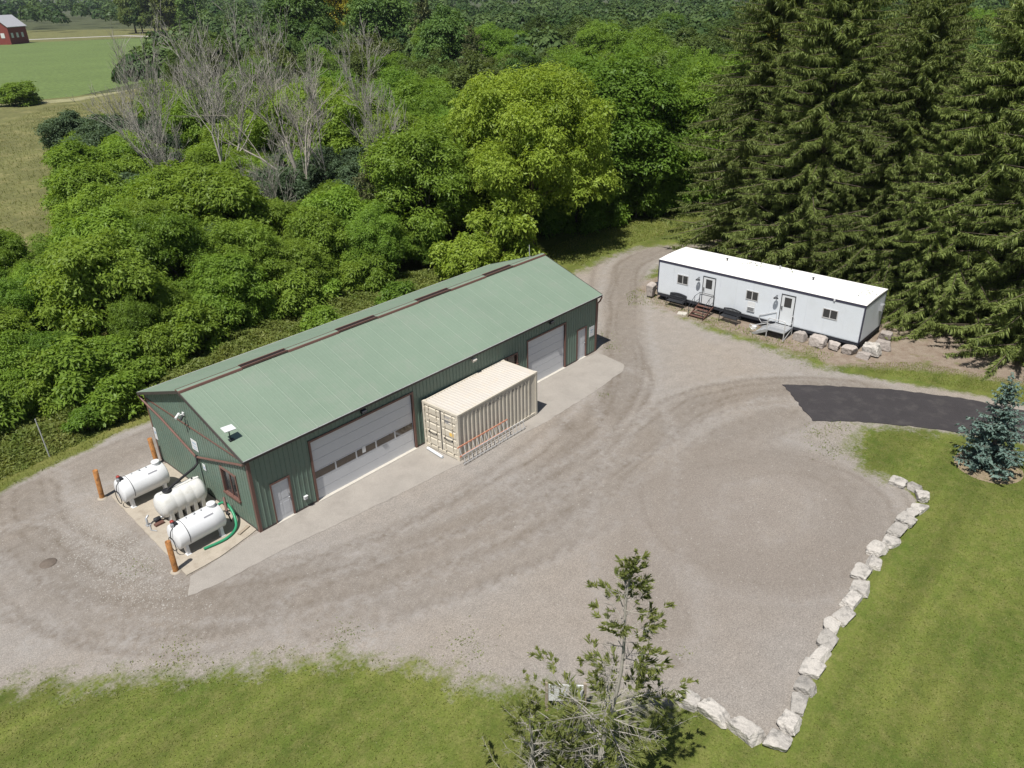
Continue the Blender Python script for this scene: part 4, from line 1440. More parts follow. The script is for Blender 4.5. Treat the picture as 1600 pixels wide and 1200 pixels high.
# steps and benches in front of the trailer (front faces -x at x = 34.34)
sa = thing('metal_steps', 'silver metal landing and steps with hand rails at the second trailer door', 'steps', (34.3, -7.9, 0))
b = MB()
b.box(-1.35, -0.02, -0.58, 0.62, 0.52, 0.57)
b.build('platform', MT['steel'], sa)
for k in range(3):
    b = MB()
    b.box(-1.35, -0.02, 0.62 + 0.28 * k, 0.90 + 0.28 * k, 0.36 - 0.15 * k, 0.40 - 0.15 * k)
    b.build('tread', MT['steel'], sa)
for xx in (-1.36, 0.0):
    b = MB()
    b.beam((xx, 0.55, 0.50), (xx, 1.55, 0.02), 0.03, 0.16)
    b.build('stringer', MT['steel'], sa)
b = MB()
b.tube(smooth_line([(-1.33, -0.56, 0.0), (-1.33, -0.56, 1.2), (-1.33, -0.5, 1.32), (-1.33, -0.38, 1.36), (-1.33, 0.42, 1.36), (-1.33, 0.54, 1.30), (-1.33, 0.6, 1.18), (-1.33, 0.6, 0.0)], 4), 0.034, 8)
b.tube([(-1.33, -0.56, 0.95), (-1.33, 0.6, 0.95)], 0.02, 6)
b.tube(smooth_line([(-1.33, 0.6, 1.0), (-1.33, 1.5, 0.62), (-1.33, 1.75, 0.6), (-1.33, 1.8, 0.45), (-1.33, 1.62, 0.3), (-1.33, 1.5, 0.3)], 4), 0.032, 8)
b.build('hand_rail', MT['alu'], sa)
b = MB()
b.tube(smooth_line([(-0.03, 0.62, 0.0), (-0.03, 0.62, 1.2), (-0.03, 0.75, 1.3), (-0.03, 1.5, 0.95), (-0.03, 1.75, 0.85), (-0.03, 1.78, 0.6), (-0.03, 1.6, 0.4)], 4), 0.022, 8)
b.tube([(-0.03, 0.6, 0.8), (-0.03, 1.6, 0.35)], 0.02, 6)
b.build('hand_rail', MT['alu'], sa)
b = MB()
b.tube([(-1.33, -0.56, 0.02), (-0.05, -0.56, 0.5)], 0.02, 6)
b.tube([(-0.06, -0.56, 0.02), (-0.06, -0.56, 1.25), (-0.06, -0.5, 1.36), (-0.5, -0.52, 1.36)], 0.022, 8)
b.tube([(-1.33, -0.56, 0.9), (-0.06, -0.56, 0.9)], 0.018, 6)
b.build('end_rail', MT['alu'], sa)
sb = thing('rusty_steps', 'rust brown steps with thin dark rails at the first trailer door', 'steps', (34.3, -2.15, 0))
for k in range(4):
    b = MB()
    b.box(-0.34 - 0.34 * k, -0.12 - 0.34 * k, -0.55, 0.5, 0.50 - 0.13 * k, 0.53 - 0.13 * k)
    b.build('tread', MT['stepbrown'], sb)
for yy in (-0.58, 0.53):
    b = MB()
    b.beam((-0.05, yy, 0.55), (-1.45, yy, 0.02), 0.04, 0.14)
    b.build('stringer', MT['stepbrown'], sb)
    b = MB()
    b.tube([(-0.06, yy, 0.5), (-0.06, yy, 1.42), (-0.75, yy, 1.36), (-1.5, yy, 0.85), (-1.5, yy, 0.0)], 0.02, 6)
    b.tube([(-0.75, yy, 1.36), (-0.75, yy, 0.28)], 0.018, 6)
    b.tube([(-0.06, yy, 0.95), (-0.75, yy, 0.85), (-1.5, yy, 0.42)], 0.016, 6)
    b.build('hand_rail', MT['dark'], sb)
b = MB()
b.tube([(-0.06, -0.58, 1.42), (-0.06, 0.53, 1.42)], 0.016, 6)
b.build('top_bar', MT['dark'], sb)


def bench(label, loc, rz):
    t = thing('garden_bench', label, 'bench', loc, rz, 'dark benches in front of the trailer')
    for k in range(5):
        s = MB()
        s.box(-0.66, 0.66, -0.22 + 0.095 * k, -0.14 + 0.095 * k, 0.42, 0.445)
        s.build('seat_slat', MT['dark'], t)
    b = MB()
    xs = np.linspace(-0.66, 0.66, 13)
    for z0, z1, arch in ((0.50, 0.56, 0), (0.78, 0.86, 0.1)):
        for a, c in zip(xs[:-1], xs[1:]):
            za, zc_ = arch * math.cos(a / 0.66 * 1.5), arch * math.cos(c / 0.66 * 1.5)
            b.add([(a, 0.26, z0 + za), (c, 0.26, z0 + zc_), (c, 0.28, z1 + zc_), (a, 0.28, z1 + za), (a, 0.30, z0 + za), (c, 0.30, z0 + zc_), (c, 0.31, z1 + zc_), (a, 0.31, z1 + za)],
                  [(0, 1, 2, 3), (5, 4, 7, 6), (3, 2, 6, 7), (1, 0, 4, 5)])
    for a in np.linspace(-0.6, 0.6, 13):
        b.box(a - 0.03, a + 0.03, 0.265, 0.29, 0.53, 0.80 + 0.1 * math.cos(a / 0.66 * 1.5))
    b.build('backrest', MT['dark'], t)
    for sx in (-0.66, 0.66):
        a = MB()
        a.tube(smooth_line([(sx, -0.24, 0.0), (sx, -0.22, 0.42), (sx, -0.24, 0.62), (sx, -0.1, 0.66), (sx, 0.28, 0.64)], 4), 0.022, 6)
        a.build('arm', MT['dark'], t)
        a = MB()
        a.tube([(sx, 0.32, 0.0), (sx, 0.26, 0.45), (sx, 0.30, 0.85)], 0.022, 6)
        a.build('leg', MT['dark'], t)
    return t


bench('dark metal bench below the first trailer window, left of the rusty steps', (33.98, 0.08, 0), -math.pi / 2)
bench('dark metal bench between the rusty steps and the silver steps', (33.66, -4.3, 0), -math.pi / 2 - 0.08)
ww = MB()
ww.obox((33.1, -1.0, 0.02), (0.25, 0.08, 0), (-0.1, 0.3, 0), (0, 0, 0.03))
tag(ww.build('timber_block', MT['curb']), 'pale timber block on the ground beside the rusty steps', 'timber')
cb = MB()
cb.box(33.75, 34.0, -6.2, -5.9, 0, 0.16)
tag(cb.build('white_block', MT['white']), 'small white block on the ground beside the foot of the silver steps', 'block')

# ------------------------------------------------------------------ boulders
def boulder_mesh(seed, sx, sy, sz, m):
    r = np.random.default_rng(seed)
    import bmesh
    bm = bmesh.new()
    bmesh.ops.create_icosphere(bm, subdivisions=4, radius=1.0)
    V = np.array([v.co[:] for v in bm.verts])
    planes = r.normal(size=(10, 3))
    planes /= np.linalg.norm(planes, axis=1)[:, None]
    ds = r.uniform(0.70, 0.98, 10)
    ax = np.array([[1, 0, 0], [-1, 0, 0], [0, 1, 0], [0, -1, 0], [0, 0, 1], [0, 0, -1]], float) + r.normal(size=(6, 3)) * 0.16
    ax /= np.linalg.norm(ax, axis=1)[:, None]
    planes = np.vstack([planes, ax])
    ds = np.append(ds, r.uniform(0.52, 0.66, 6))
    t = np.ones(len(V))
    for p, d in zip(planes, ds):
        c = V @ p
        t = np.where(c > 0.05, np.minimum(t, d / np.maximum(c, 0.05)), t)
    ph = r.uniform(0, 6, 9)
    bumps = 0.018 * (np.sin(V @ np.array([7, 3, 5]) + ph[0]) + np.sin(V @ np.array([-4, 9, 6]) + ph[1]) + np.sin(V @ np.array([11, -8, 13]) + ph[2]) * 0.7 + np.sin(V @ np.array([17, 15, -12]) + ph[3]) * 0.5)
    V = V * (t * (1 + bumps))[:, None]
    V = V / np.abs(V).max(0) * np.array([sx, sy, sz])
    V[:, 2] -= V[:, 2].min()
    for v, c in zip(bm.verts, V):
        v.co = c
    me = bpy.data.meshes.new('boulder')
    bm.to_mesh(me)
    bm.free()
    me.materials.append(m)
    return me


ROCKS = [(21.1, -19.45), (21.15, -20.1), (20.55, -20.6), (19.65, -20.65), (19.0, -20.6), (18.35, -20.45), (17.45, -20.55), (16.55, -20.5), (15.65, -20.35), (14.75, -20.45),
         (13.85, -20.4), (13.0, -20.55), (12.05, -20.65), (11.1, -20.6), (10.3, -20.6), (9.55, -20.65), (8.75, -20.65), (7.95, -20.85), (7.15, -20.9), (6.3, -21.05), (5.45, -21.1), (4.6, -21.25)]
for i, (x, y) in enumerate(ROCKS):
    a, b = ROCKS[max(i - 1, 0)], ROCKS[min(i + 1, len(ROCKS) - 1)]
    ang = math.atan2(b[1] - a[1], b[0] - a[0])
    ln = 0.5 * math.hypot(b[0] - a[0], b[1] - a[1]) * (0.5 if 0 < i < len(ROCKS) - 1 else 1.0)
    ln = max(ln, 0.38)
    me = boulder_mesh(100 + i, ln * random.uniform(1.04, 1.16), random.uniform(0.27, 0.40), random.uniform(0.15, 0.24), MT['rock'])
    o = link(bpy.data.objects.new('boulder', me))
    o.location = (x, y + random.uniform(-.1, .1), -0.08)
    o.rotation_euler = (random.uniform(-.06, .06), random.uniform(-.06, .06), ang + random.uniform(-.15, .15))
    far_i, near_i = i, len(ROCKS) - 1 - i
    words = ['corner', 'first', 'second', 'third', 'fourth', 'fifth', 'sixth', 'seventh', 'eighth', 'ninth', 'tenth', 'eleventh', 'twelfth']
    if i == 0: lab = 'pale limestone boulder ending the lawn edge row, nearest the asphalt driveway'
    elif near_i == 0: lab = 'large pale limestone boulder at the corner where the two boulder rows meet'
    elif far_i < near_i: lab = 'limestone boulder in the row by the lawn, %s after the driveway end boulder' % words[far_i]
    else: lab = 'limestone boulder in the row by the lawn, %s after the corner boulder' % words[near_i]
    tag(o, lab, 'boulder', 'limestone boulders edging the gravel yard')
for i, (x, y, a, l) in enumerate(((4.3, -20.25, 1.5, 0.62), (4.25, -19.2, 1.45, 0.58), (4.15, -18.4, 1.5, 0.42))):
    me = boulder_mesh(200 + i, l, 0.36, 0.24, MT['rock'])
    o = link(bpy.data.objects.new('boulder', me))
    o.location = (x, y, -0.08)
    o.rotation_euler = (0, 0, a)
    tag(o, ('limestone boulder of the short row, next to the corner boulder', 'middle limestone boulder of the short row near the foreground spruce', 'last limestone boulder of the short row, closest to the foreground spruce')[i], 'boulder', 'limestone boulders edging the gravel yard')
for i, (x, y, l, w, h, lab) in enumerate(((33.9, -9.15, 0.5, 0.38, 0.42, 'grey boulder beside the silver steps under the trailer edge'), (33.75, -10.4, 0.66, 0.5, 0.46, 'largest grey boulder at the front of the trailer end'),
                                       (33.85, -11.4, 0.5, 0.4, 0.36, 'grey boulder between the largest boulder and the trailer corner'), (33.8, -12.35, 0.55, 0.42, 0.36, 'grey boulder in front of the trailer corner'),
                                       (33.75, -13.3, 0.5, 0.3, 0.26, 'low slanted boulder outside the trailer corner'), (34.5, -13.5, 0.72, 0.5, 0.5, 'tall pale boulder just round the trailer corner'), (35.8, -13.7, 0.62, 0.42, 0.4, 'pale boulder along the short end of the trailer'),
                                       (37.4, -13.35, 0.55, 0.42, 0.4, 'pale boulder at the rear corner of the trailer end'), (34.55, 2.55, 0.42, 0.42, 0.7, 'upright brown grey boulder at the lane end of the trailer'))):
    me = boulder_mesh(300 + i, l * 0.88, w * 0.88, h * 0.85, MT['rockgrey'] if i != 5 else MT['rock'])
    o = link(bpy.data.objects.new('boulder', me))
    o.location = (x, y, -0.06)
    o.rotation_euler = (random.uniform(-.1, .1), random.uniform(-.1, .1), -1.57 + random.uniform(-.3, .3))
    tag(o, lab, 'boulder', 'boulders around the trailer')

# white board on two posts behind the foreground spruce
sg = thing('board_sign', 'white board between two wooden posts half hidden by the foreground spruce', 'sign', (1.35, -15.55, 0), -0.9)
for sx in (-0.6, 0.6):
    b = MB(); b.box(sx - 0.05, sx + 0.05, -0.05, 0.05, 0, 1.25); b.build('post', MT['wood'], sg)
b = MB(); b.box(-0.55, 0.55, -0.02, 0.02, 0.45, 1.15); b.build('board', MT['white'], sg)

mp = MB()
mp.tube([(0, 0, 0), (-0.05, 0.05, 2.2)], [0.035, 0.03], 6)
tag(mp.build('marker_post', MT['drip'], None, (-3.6, 13.6, 0)), 'thin grey marker post leaning in the weedy verge', 'post')


# ------------------------------------------------------------------ trees
def unit(v):
    return v / (np.linalg.norm(v, axis=-1, keepdims=True) + 1e-9)


def frond_crown(seed, R, H, z0, nblob, nros, k, fl, fw, droop=0.35, mat_=None, flat=0.85, upbias=0.7, blob=(0.15, 0.30)):
    """leaf rosettes over many billowing clumps; returns mesh and clump centres"""
    r = np.random.default_rng(seed)
    d = unit(r.normal(size=(nblob, 3)))
    d[:, 2] = np.where(d[:, 2] < -0.5, -d[:, 2], d[:, 2])
    az = np.arctan2(d[:, 1], d[:, 0])
    lob = 1 + 0.14 * np.sin(3 * az + r.uniform(0, 6)) + 0.10 * np.sin(5 * az + r.uniform(0, 6))
    rf = r.uniform(0.25, 1.0, nblob) ** 0.5 * r.uniform(0.85, 1.12, nblob)
    hc = (H - z0) / 2
    rb = r.uniform(*blob, nblob) * R
    C = np.stack([d[:, 0] * (R - rb * 0.7) * rf * lob, d[:, 1] * (R - rb * 0.7) * rf * lob, z0 + hc + d[:, 2] * (hc - rb * 0.6) * rf], 1)
    p = rb ** 2 / (rb ** 2).sum()
    bi = r.choice(nblob, nros, p=p)
    dd = unit(r.normal(size=(nros, 3)))
    flip = (dd[:, 2] < -0.1) & (r.random(nros) < upbias)
    dd[flip, 2] *= -1
    pos = C[bi] + dd * (rb[bi] * (0.6 + 0.8 * r.random(nros) ** 1.4))[:, None] * np.array([1, 1, flat])
    keep = np.ones(nros, bool)
    for j in range(nblob):
        q = (pos - C[j]) / np.array([1, 1, flat])
        keep &= ~(((q * q).sum(1) < (0.55 * rb[j]) ** 2) & (bi != j))
    pos, dd, bi = pos[keep], dd[keep], bi[keep]
    n = len(pos)
    nrm = unit(dd * 1.0 + np.array([0, 0, 0.6]) + r.normal(size=(n, 3)) * 0.38)
    t1 = unit(np.cross(nrm, r.normal(size=(n, 3))))
    t2 = np.cross(nrm, t1)
    th = (np.arange(k)[None] * (2 * math.pi / k)) + r.uniform(0, 6.28, (n, 1)) + r.normal(size=(n, k)) * 0.3
    out = np.cos(th)[..., None] * t1[:, None] + np.sin(th)[..., None] * t2[:, None]
    ln = fl * r.uniform(0.55, 1.3, (n, k, 1))
    base = pos[:, None] + out * ln * 0.1 + r.normal(size=(n, k, 3)) * fl * 0.32
    lift = nrm[:, None] * ln * r.uniform(0.0, 0.3, (n, k, 1))
    tip = base + out * ln + lift - np.array([0, 0, 1]) * ln * droop * r.uniform(0.2, 1.5, (n, k, 1))
    mid = base * 0.45 + tip * 0.55 + nrm[:, None] * ln * 0.10
    side = np.cross(out, nrm[:, None] + r.normal(size=(n, k, 3)) * 0.55)
    side = unit(side) * fw * r.uniform(0.7, 1.3, (n, k, 1)) * 0.5
    V = np.stack([base, mid - side, tip, mid + side], 2).reshape(-1, 3)
    F = np.arange(n * k * 4).reshape(-1, 4)
    bt = r.random(nblob)
    tone = (0.36 * bt[bi][:, None] + 0.30 * r.random((n, 1)) + 0.34 * r.random((n, k))) ** 0.8
    me = mesh_np('crown', V, F, mat_, tone.ravel())
    return me, C, rb


def trunk_mesh(seed, H, z0, C, r0, m, nl=12):
    r = np.random.default_rng(seed + 999)
    mb = MB()
    top = z0 + (H - z0) * 0.6
    pts = [np.array([0, 0, -0.1])]
    for t in (0.25, 0.5, 0.75, 1.0):
        pts.append(np.array([r.normal() * 0.06 * H * t * 0.4, r.normal() * 0.06 * H * t * 0.4, top * t]))
    rs = [r0 * 1.25, r0, r0 * 0.8, r0 * 0.55, r0 * 0.3]
    mb.tube(pts, rs, 7)
    for c in C[:nl]:
        t = r.uniform(0.35, 0.9)
        i = min(int(t * 4), 3)
        f = t * 4 - i
        s = pts[i] * (1 - f) + pts[i + 1] * f
        if c[2] < s[2] - 0.5:
            continue
        mid = (s + c) / 2 + np.array([0, 0, -0.1 * np.linalg.norm(c - s)]) + r.normal(size=3) * 0.1
        mb.tube([s, mid, c], [r0 * 0.38, r0 * 0.25, r0 * 0.1], 5)
    return mb.mesh('trunk', m)


LIB = {}


def tree_kind(key, variants):
    LIB[key] = variants


def make_variant(seed, R, H, z0, nblob, nros, k, fl, fw, leaf, droop=0.35, **kw):
    me, C, rb = frond_crown(seed, R, H, z0, nblob, nros, k, fl, fw, droop, MT[leaf], **kw)
    tm_ = trunk_mesh(seed, H, z0, C, 0.018 * H + 0.03, MT['bark'])
    return me, tm_, R, H


tree_kind('small', [make_variant(1 + i, 2.9, 6.5, 0.0, 64, 7500, 6, 0.24, 0.092, 'leaf_walnut', 0.3) for i in range(4)])
tree_kind('mid', [make_variant(11 + i, 4.3, 11, -1.2, 100, 12500, 6, 0.27, 0.105, 'leaf_walnut', 0.3) for i in range(3)])
tree_kind('green', [make_variant(21 + i, 4.8, 12.5, -1.2, 110, 13000, 6, 0.26, 0.12, 'leaf_mid', 0.3) for i in range(3)])
tree_kind('dark', [make_variant(31 + i, 5.0, 14, -1.2, 90, 7600, 5, 0.38, 0.22, 'leaf_dark', 0.25, blob=(0.18, 0.32)) for i in range(3)])
tree_kind('blue', [make_variant(41 + i, 3.0, 8, -0.6, 64, 5000, 6, 0.27, 0.12, 'leaf_blue', 0.3) for i in range(2)])
tree_kind('bright', [make_variant(51, 7.6, 15.4, 0.6, 230, 27000, 6, 0.31, 0.12, 'leaf_bright', 0.35, blob=(0.09, 0.20))])
tree_kind('shrub', [make_variant(61 + i, 2.2, 4.4, -1.0, 44, 3200, 6, 0.29, 0.11, 'leaf_bright', 0.35) for i in range(2)])
tree_kind('lowshrub', [make_variant(64 + i, 2.1, 3.6, -1.3, 44, 3200, 6, 0.28, 0.11, 'leaf_walnut', 0.35) for i in range(2)])
tree_kind('lowgreen', [make_variant(67 + i, 2.4, 4.2, -1.6, 44, 3200, 6, 0.28, 0.12, 'leaf_mid', 0.35) for i in range(2)])
tree_kind('yellow', [make_variant(71, 5.0, 15, 2, 60, 3600, 5, 0.45, 0.26, 'leaf_yellow', 0.3)])
tree_kind('bush', [make_variant(81 + i, 1.3, 1.9, -0.4, 26, 1500, 5, 0.19, 0.085, 'leaf_mid', 0.3) for i in range(2)])
tree_kind('far', [make_variant(91 + i, 5.4, 14, -2.0, 50, 2400, 4, 0.8, 0.5, 'leaf_dark', 0.2) for i in range(3)])


def plant(name, key, x, y, h, label, cat='tree', group=None, rz=None, vi=None, wide=1.0, crown_mat=None, z=0.0):
    V = LIB[key]
    me, tm_, R, H = V[random.randrange(len(V)) if vi is None else vi]
    t = thing(name, label, cat, (x, y, z), random.random() * 6.28 if rz is None else rz, group)
    s = h / H
    t.scale = (s * wide, s * wide, s)
    o = bpy.data.objects.new('crown', me)
    link(o, t)
    if tm_ is not None:
        link(bpy.data.objects.new('trunk' if key not in ('shrub', 'bush', 'lowshrub', 'lowgreen') else 'stem', tm_), t)
    return t


def spruce_meshes(seed, H, R, z0, whorl=0.5, nbr=6, twig=0.75, tw=0.17, droop=0.38, leaf='needle', gaps=0.0, dens=1.0, taper=0.75, hang=1.0, bare=0.0):
    r = np.random.default_rng(seed)
    VV, TT = [], []
    wood = MB()
    lean = r.normal(size=2) * 0.01
    wood.tube([(0, 0, -0.2), (lean[0] * H * .5, lean[1] * H * .5, H * 0.5), (lean[0] * H, lean[1] * H, H)], [0.014 * H + 0.03, 0.009 * H + 0.02, 0.012], 8)
    z = z0
    while z < H - 0.25:
        f = (z - z0) / (H - z0)
        L0 = R * (1 - f) ** taper + 0.12
        nb = max(4, int(round(nbr * (1 - 0.3 * f))))
        a0 = r.uniform(0, 6.28)
        for b in range(nb):
            if r.random() < gaps:
                continue
            az = a0 + b * 6.283 / nb + r.normal() * 0.45
            Lb = L0 * r.uniform(0.55, 1.15)
            zz = max(z0, z + r.normal() * whorl * 1.1)
            o = np.array([math.cos(az), math.sin(az), 0])
            sd = np.array([-math.sin(az), math.cos(az), 0])
            dr = droop * r.uniform(0.5, 1.6) * (1 - 0.55 * f)
            bend = r.normal() * 0.22
            base = np.array([lean[0] * zz, lean[1] * zz, zz])

            def bp(t):
                t = np.asarray(t)[..., None]
                return base + o * Lb * t + sd * Lb * bend * t ** 2 + np.array([0, 0, 1.0]) * Lb * (0.22 * (1 - dr) * t - dr * t ** 1.6 + 0.16 * t ** 4)
            if Lb > 0.5:
                wood.tube([bp(0.0), bp(0.5), bp(1.0)], [0.012 + 0.008 * Lb, 0.008 + 0.004 * Lb, 0.005], 4, cap=False)
            n = max(4, int(Lb / 0.17 * dens))
            t = np.linspace(0.06 + bare, 1.0, n) + r.normal(size=n) * 0.02
            P0 = bp(np.clip(t, 0.02, 1.02))
            # hanging curtains either side, and short sprays on top
            for s_ in (-1, 1):
                ph = r.uniform(0, 6.28)
                w = twig * (0.5 + 0.85 * np.sin(t * (3.0 + 1.6 * Lb) + ph) ** 2) * (0.35 + 0.65 * np.sin(np.clip(t, 0, 1) * 2.6 + 0.25)) * r.uniform(0.6, 1.25, n) * min(1.0, 0.35 + Lb / 2.2)
                dirv = unit(sd * s_ * r.uniform(0.2, 0.8, (n, 1)) + o * r.uniform(0.0, 0.5, (n, 1)) + np.array([0, 0, -1.0]) * hang * r.uniform(0.3, 1.4, (n, 1)))
                tip = P0 + dirv * w[:, None]
                wid = unit(np.cross(dirv, r.normal(size=(n, 3)))) * (tw * r.uniform(0.6, 1.3, (n, 1)) * 0.5)
                mid = P0 * 0.5 + tip * 0.5 + np.array([0, 0, 0.06]) * w[:, None]
                VV.append(np.stack([P0, mid - wid, tip, mid + wid], 1))
                TT.append(0.25 + 0.5 * r.random(n) + 0.25 * np.clip(t, 0, 1))
                w2 = w * 0.5
                d2 = unit(sd * s_ * r.uniform(0.3, 1.0, (n, 1)) + o * r.uniform(0.4, 1.0, (n, 1)) + np.array([0, 0, 1]) * r.uniform(-0.25, 0.3, (n, 1)))
                tip = P0 + d2 * w2[:, None]
                wid = unit(np.cross(d2, np.array([0, 0, 1.0]) + r.normal(size=(n, 3)) * 0.35)) * (tw * 1.1 * r.uniform(0.6, 1.3, (n, 1)) * 0.5)
                mid = P0 * 0.45 + tip * 0.55
                VV.append(np.stack([P0, mid - wid, tip, mid + wid], 1))
                TT.append(0.35 + 0.65 * r.random(n))
        z += whorl * r.uniform(0.75, 1.25) * (1 - 0.45 * f)
    # leader
    n = 26
    zz = np.linspace(H - 1.1, H + 0.15, n)
    P0 = np.stack([lean[0] * zz, lean[1] * zz, zz], 1)
    dv = unit(r.normal(size=(n, 3)) * np.array([1, 1, 0.3]) + np.array([0, 0, 0.5]))
    tip = P0 + dv * (0.12 + 0.35 * (H + 0.2 - zz))[:, None] * 0.6
    wid = unit(np.cross(dv, r.normal(size=(n, 3)))) * tw * 0.4
    VV.append(np.stack([P0, (P0 + tip) / 2 - wid, tip, (P0 + tip) / 2 + wid], 1))
    TT.append(r.random(n))
    V = np.concatenate(VV).reshape(-1, 3)
    F = np.arange(len(V)).reshape(-1, 4)
    return mesh_np('crown', V, F, MT[leaf], np.concatenate(TT)), wood


def conifer_kind(key, seeds, H, R, m='bark', **kw):
    out = []
    for s in seeds:
        me, wood = spruce_meshes(s, H, R, **kw)
        out.append((me, wood.mesh('trunk', MT[m]), R, H))
    LIB[key] = out


conifer_kind('norway', (401, 402, 403), 25, 6.8, z0=0.3, whorl=0.42, nbr=9, twig=0.54, tw=0.058, droop=0.42, leaf='needle', taper=0.52, dens=4.8)
conifer_kind('farfir', (411,), 17, 4.2, z0=0.5, whorl=0.6, nbr=7, twig=0.8, tw=0.24, droop=0.25, leaf='needle_olive', taper=0.8, dens=1.0)
conifer_kind('olive', (421,), 9.5, 3.1, z0=0.5, whorl=0.36, nbr=7, twig=0.5, tw=0.10, droop=0.3, leaf='needle_olive', taper=0.7, dens=1.6)
conifer_kind('blue_spruce', (431,), 4.6, 1.62, z0=0.15, whorl=0.24, nbr=9, twig=0.34, tw=0.12, droop=0.12, leaf='needle_blue', taper=0.85, dens=1.5, hang=0.35)
def ragged_meshes(seed, H, R, nb, bare):
    r = np.random.default_rng(seed)
    wood = MB()
    VV, TT = [], []
    tp = smooth_line([(0, 0, -0.2), (0.08, 0.05, H * 0.3), (-0.10, 0.06, H * 0.62), (0.05, -0.04, H * 0.85), (0, 0, H)], 5)
    wood.tube(tp, np.linspace(0.075, 0.010, len(tp)), 7)

    def brush(p, d, l, n=4, w=0.05):
        """a needle covered shoot"""
        P0 = p[None] + d[None] * l * r.uniform(-0.05, 0.35, (n, 1))
        dv = unit(d[None] + r.normal(size=(n, 3)) * 0.34)
        tip = P0 + dv * l * r.uniform(0.5, 0.8, (n, 1))
        wd = unit(np.cross(dv, r.normal(size=(n, 3)))) * w * r.uniform(0.25, 0.5, (n, 1))
        mid = P0 * 0.55 + tip * 0.45
        VV.append(np.stack([P0, mid - wd, tip, mid + wd], 1))
        TT.append(np.clip(r.uniform(0.2, 0.8) + r.normal(size=n) * 0.15, 0, 1))
    for i in range(nb):
        f = ((i + r.random()) / nb) ** 1.25
        z = 0.4 + (H - 0.5) * f
        clus = math.sin(f * 17 + seed) * 0.5 + 0.5
        if f < 0.86 and r.random() < 0.35 * (1 - clus):
            continue
        az = i * 2.4 + r.normal() * 0.6
        L = (R * (1 - f) ** 1.0 * r.uniform(0.35, 1.25) + 0.20) * (0.75 + 0.4 * clus)
        o = np.array([math.cos(az), math.sin(az), 0])
        base = np.array([np.interp(z, tp[:, 2], tp[:, 0]), np.interp(z, tp[:, 2], tp[:, 1]), z])
        dr = r.uniform(0.05, 0.45) * (1 - f)
        bend = r.normal() * 0.25
        sdv = np.array([-o[1], o[0], 0])
        up = 0.12 + 0.5 * f
        pt = lambda t: base + o * L * t + sdv * L * bend * t * t + np.array([0, 0, 1]) * L * (up * t - dr * t ** 1.5 + 0.2 * t ** 3)
        wood.tube([pt(0), pt(0.35), pt(0.7), pt(1.0)], [0.010 + 0.006 * L, 0.009 + 0.003 * L, 0.007, 0.003], 4, cap=False)
        dead = r.random() < bare * (1 - f)
        for q in range(int(3 + L / 0.075)):
            t = r.uniform(0.12, 1.0)
            p = pt(t)
            fw = pt(min(t + 0.05, 1.05)) - pt(t - 0.05)
            fw = fw / (np.linalg.norm(fw) + 1e-6)
            dv = unit(fw * r.uniform(0.5, 1.0) + sdv * r.choice([-1, 1]) * r.uniform(0.5, 0.9) + np.array([0, 0, r.uniform(-0.45, 0.15)]))
            l = (0.14 + 0.42 * (1 - t) * min(L, 1.6) * 0.6 + 0.08) * r.uniform(0.6, 1.2)
            wood.tube([p, p + dv * l * 0.6, p + dv * l + np.array([0, 0, -0.06 * l])], [0.005, 0.004, 0.002], 3, cap=False)
            if not dead and (t > 0.3 or f > 0.85) and r.random() < (0.9 if f < 0.3 else 0.52):
                brush(p + dv * l * 0.25, dv, l, 9)
                for e in range(2):
                    d2 = unit(dv + sdv * r.normal() * 0.7 + fw * 0.4 + np.array([0, 0, r.normal() * 0.2]))
                    brush(p + dv * l * r.uniform(0.2, 0.8), d2, l * 0.65, 7, 0.045)
            elif dead and r.random() < 0.6:
                d2 = unit(dv + r.normal(size=3) * 0.6)
                wood.tube([p + dv * l * 0.5, p + dv * l * 0.5 + d2 * l * 0.7], [0.004, 0.002], 3, cap=False)
        if not dead:
            brush(pt(0.9), unit(pt(1.0) - pt(0.85)), 0.3, 18)
    for z in np.linspace(H * 0.92, H, 6):
        for e in range(3):
            a_ = r.uniform(0, 6.28)
            brush(np.array([0, 0, z]), unit(np.array([math.cos(a_), math.sin(a_), 0.9])), 0.12 + 0.30 * (H - z), 9)
    V = np.concatenate(VV).reshape(-1, 3)
    return mesh_np('crown', V, np.arange(len(V)).reshape(-1, 4), MT['needle_fore'], np.concatenate(TT)), wood.mesh('trunk', MT['greytwig'])


LIB['fore'] = [(*ragged_meshes(441, 9.4, 2.8, 112, 0.30), 2.8, 9.4), (*ragged_meshes(447, 5.0, 2.3, 70, 0.35), 2.3, 5.0)]

plant('blue_spruce', 'blue_spruce', 25.3, -22.1, 4.6, 'young blue spruce with dense silvery branches on the lawn by the asphalt', rz=0.4)
mu = MB()
mu.lathe([(0, 0.03), (1.2, 0.02), (1.45, 0.006)], (25.3, -22.1, 0), 'z', 28)
tag(mu.build('mulch_ring', mat('mulch', (0.22, 0.175, 0.115), 0.95, 0, 0.25, 4, 0.2, 25)), kind='structure')
t = plant('ragged_spruce', 'fore', -1.0, -18.4, 9.4, 'ragged thin spruce with bare twigs close to the camera', rz=2.0, vi=0)
t.matrix_world = Matrix.Translation((-1.0, -18.4, 0)) @ Matrix(((1, 0, 0.09, 0), (0, 1, -0.105, 0), (0, 0, 1, 0), (0, 0, 0, 1))).to_quaternion().to_matrix().to_4x4() @ Matrix.Rotation(2.0, 4, 'Z')
plant('ragged_spruce', 'fore', -1.9, -16.9, 4.4, 'short grey twigged spruce at the left foot of the ragged spruce', rz=4.0, wide=0.9, vi=1)

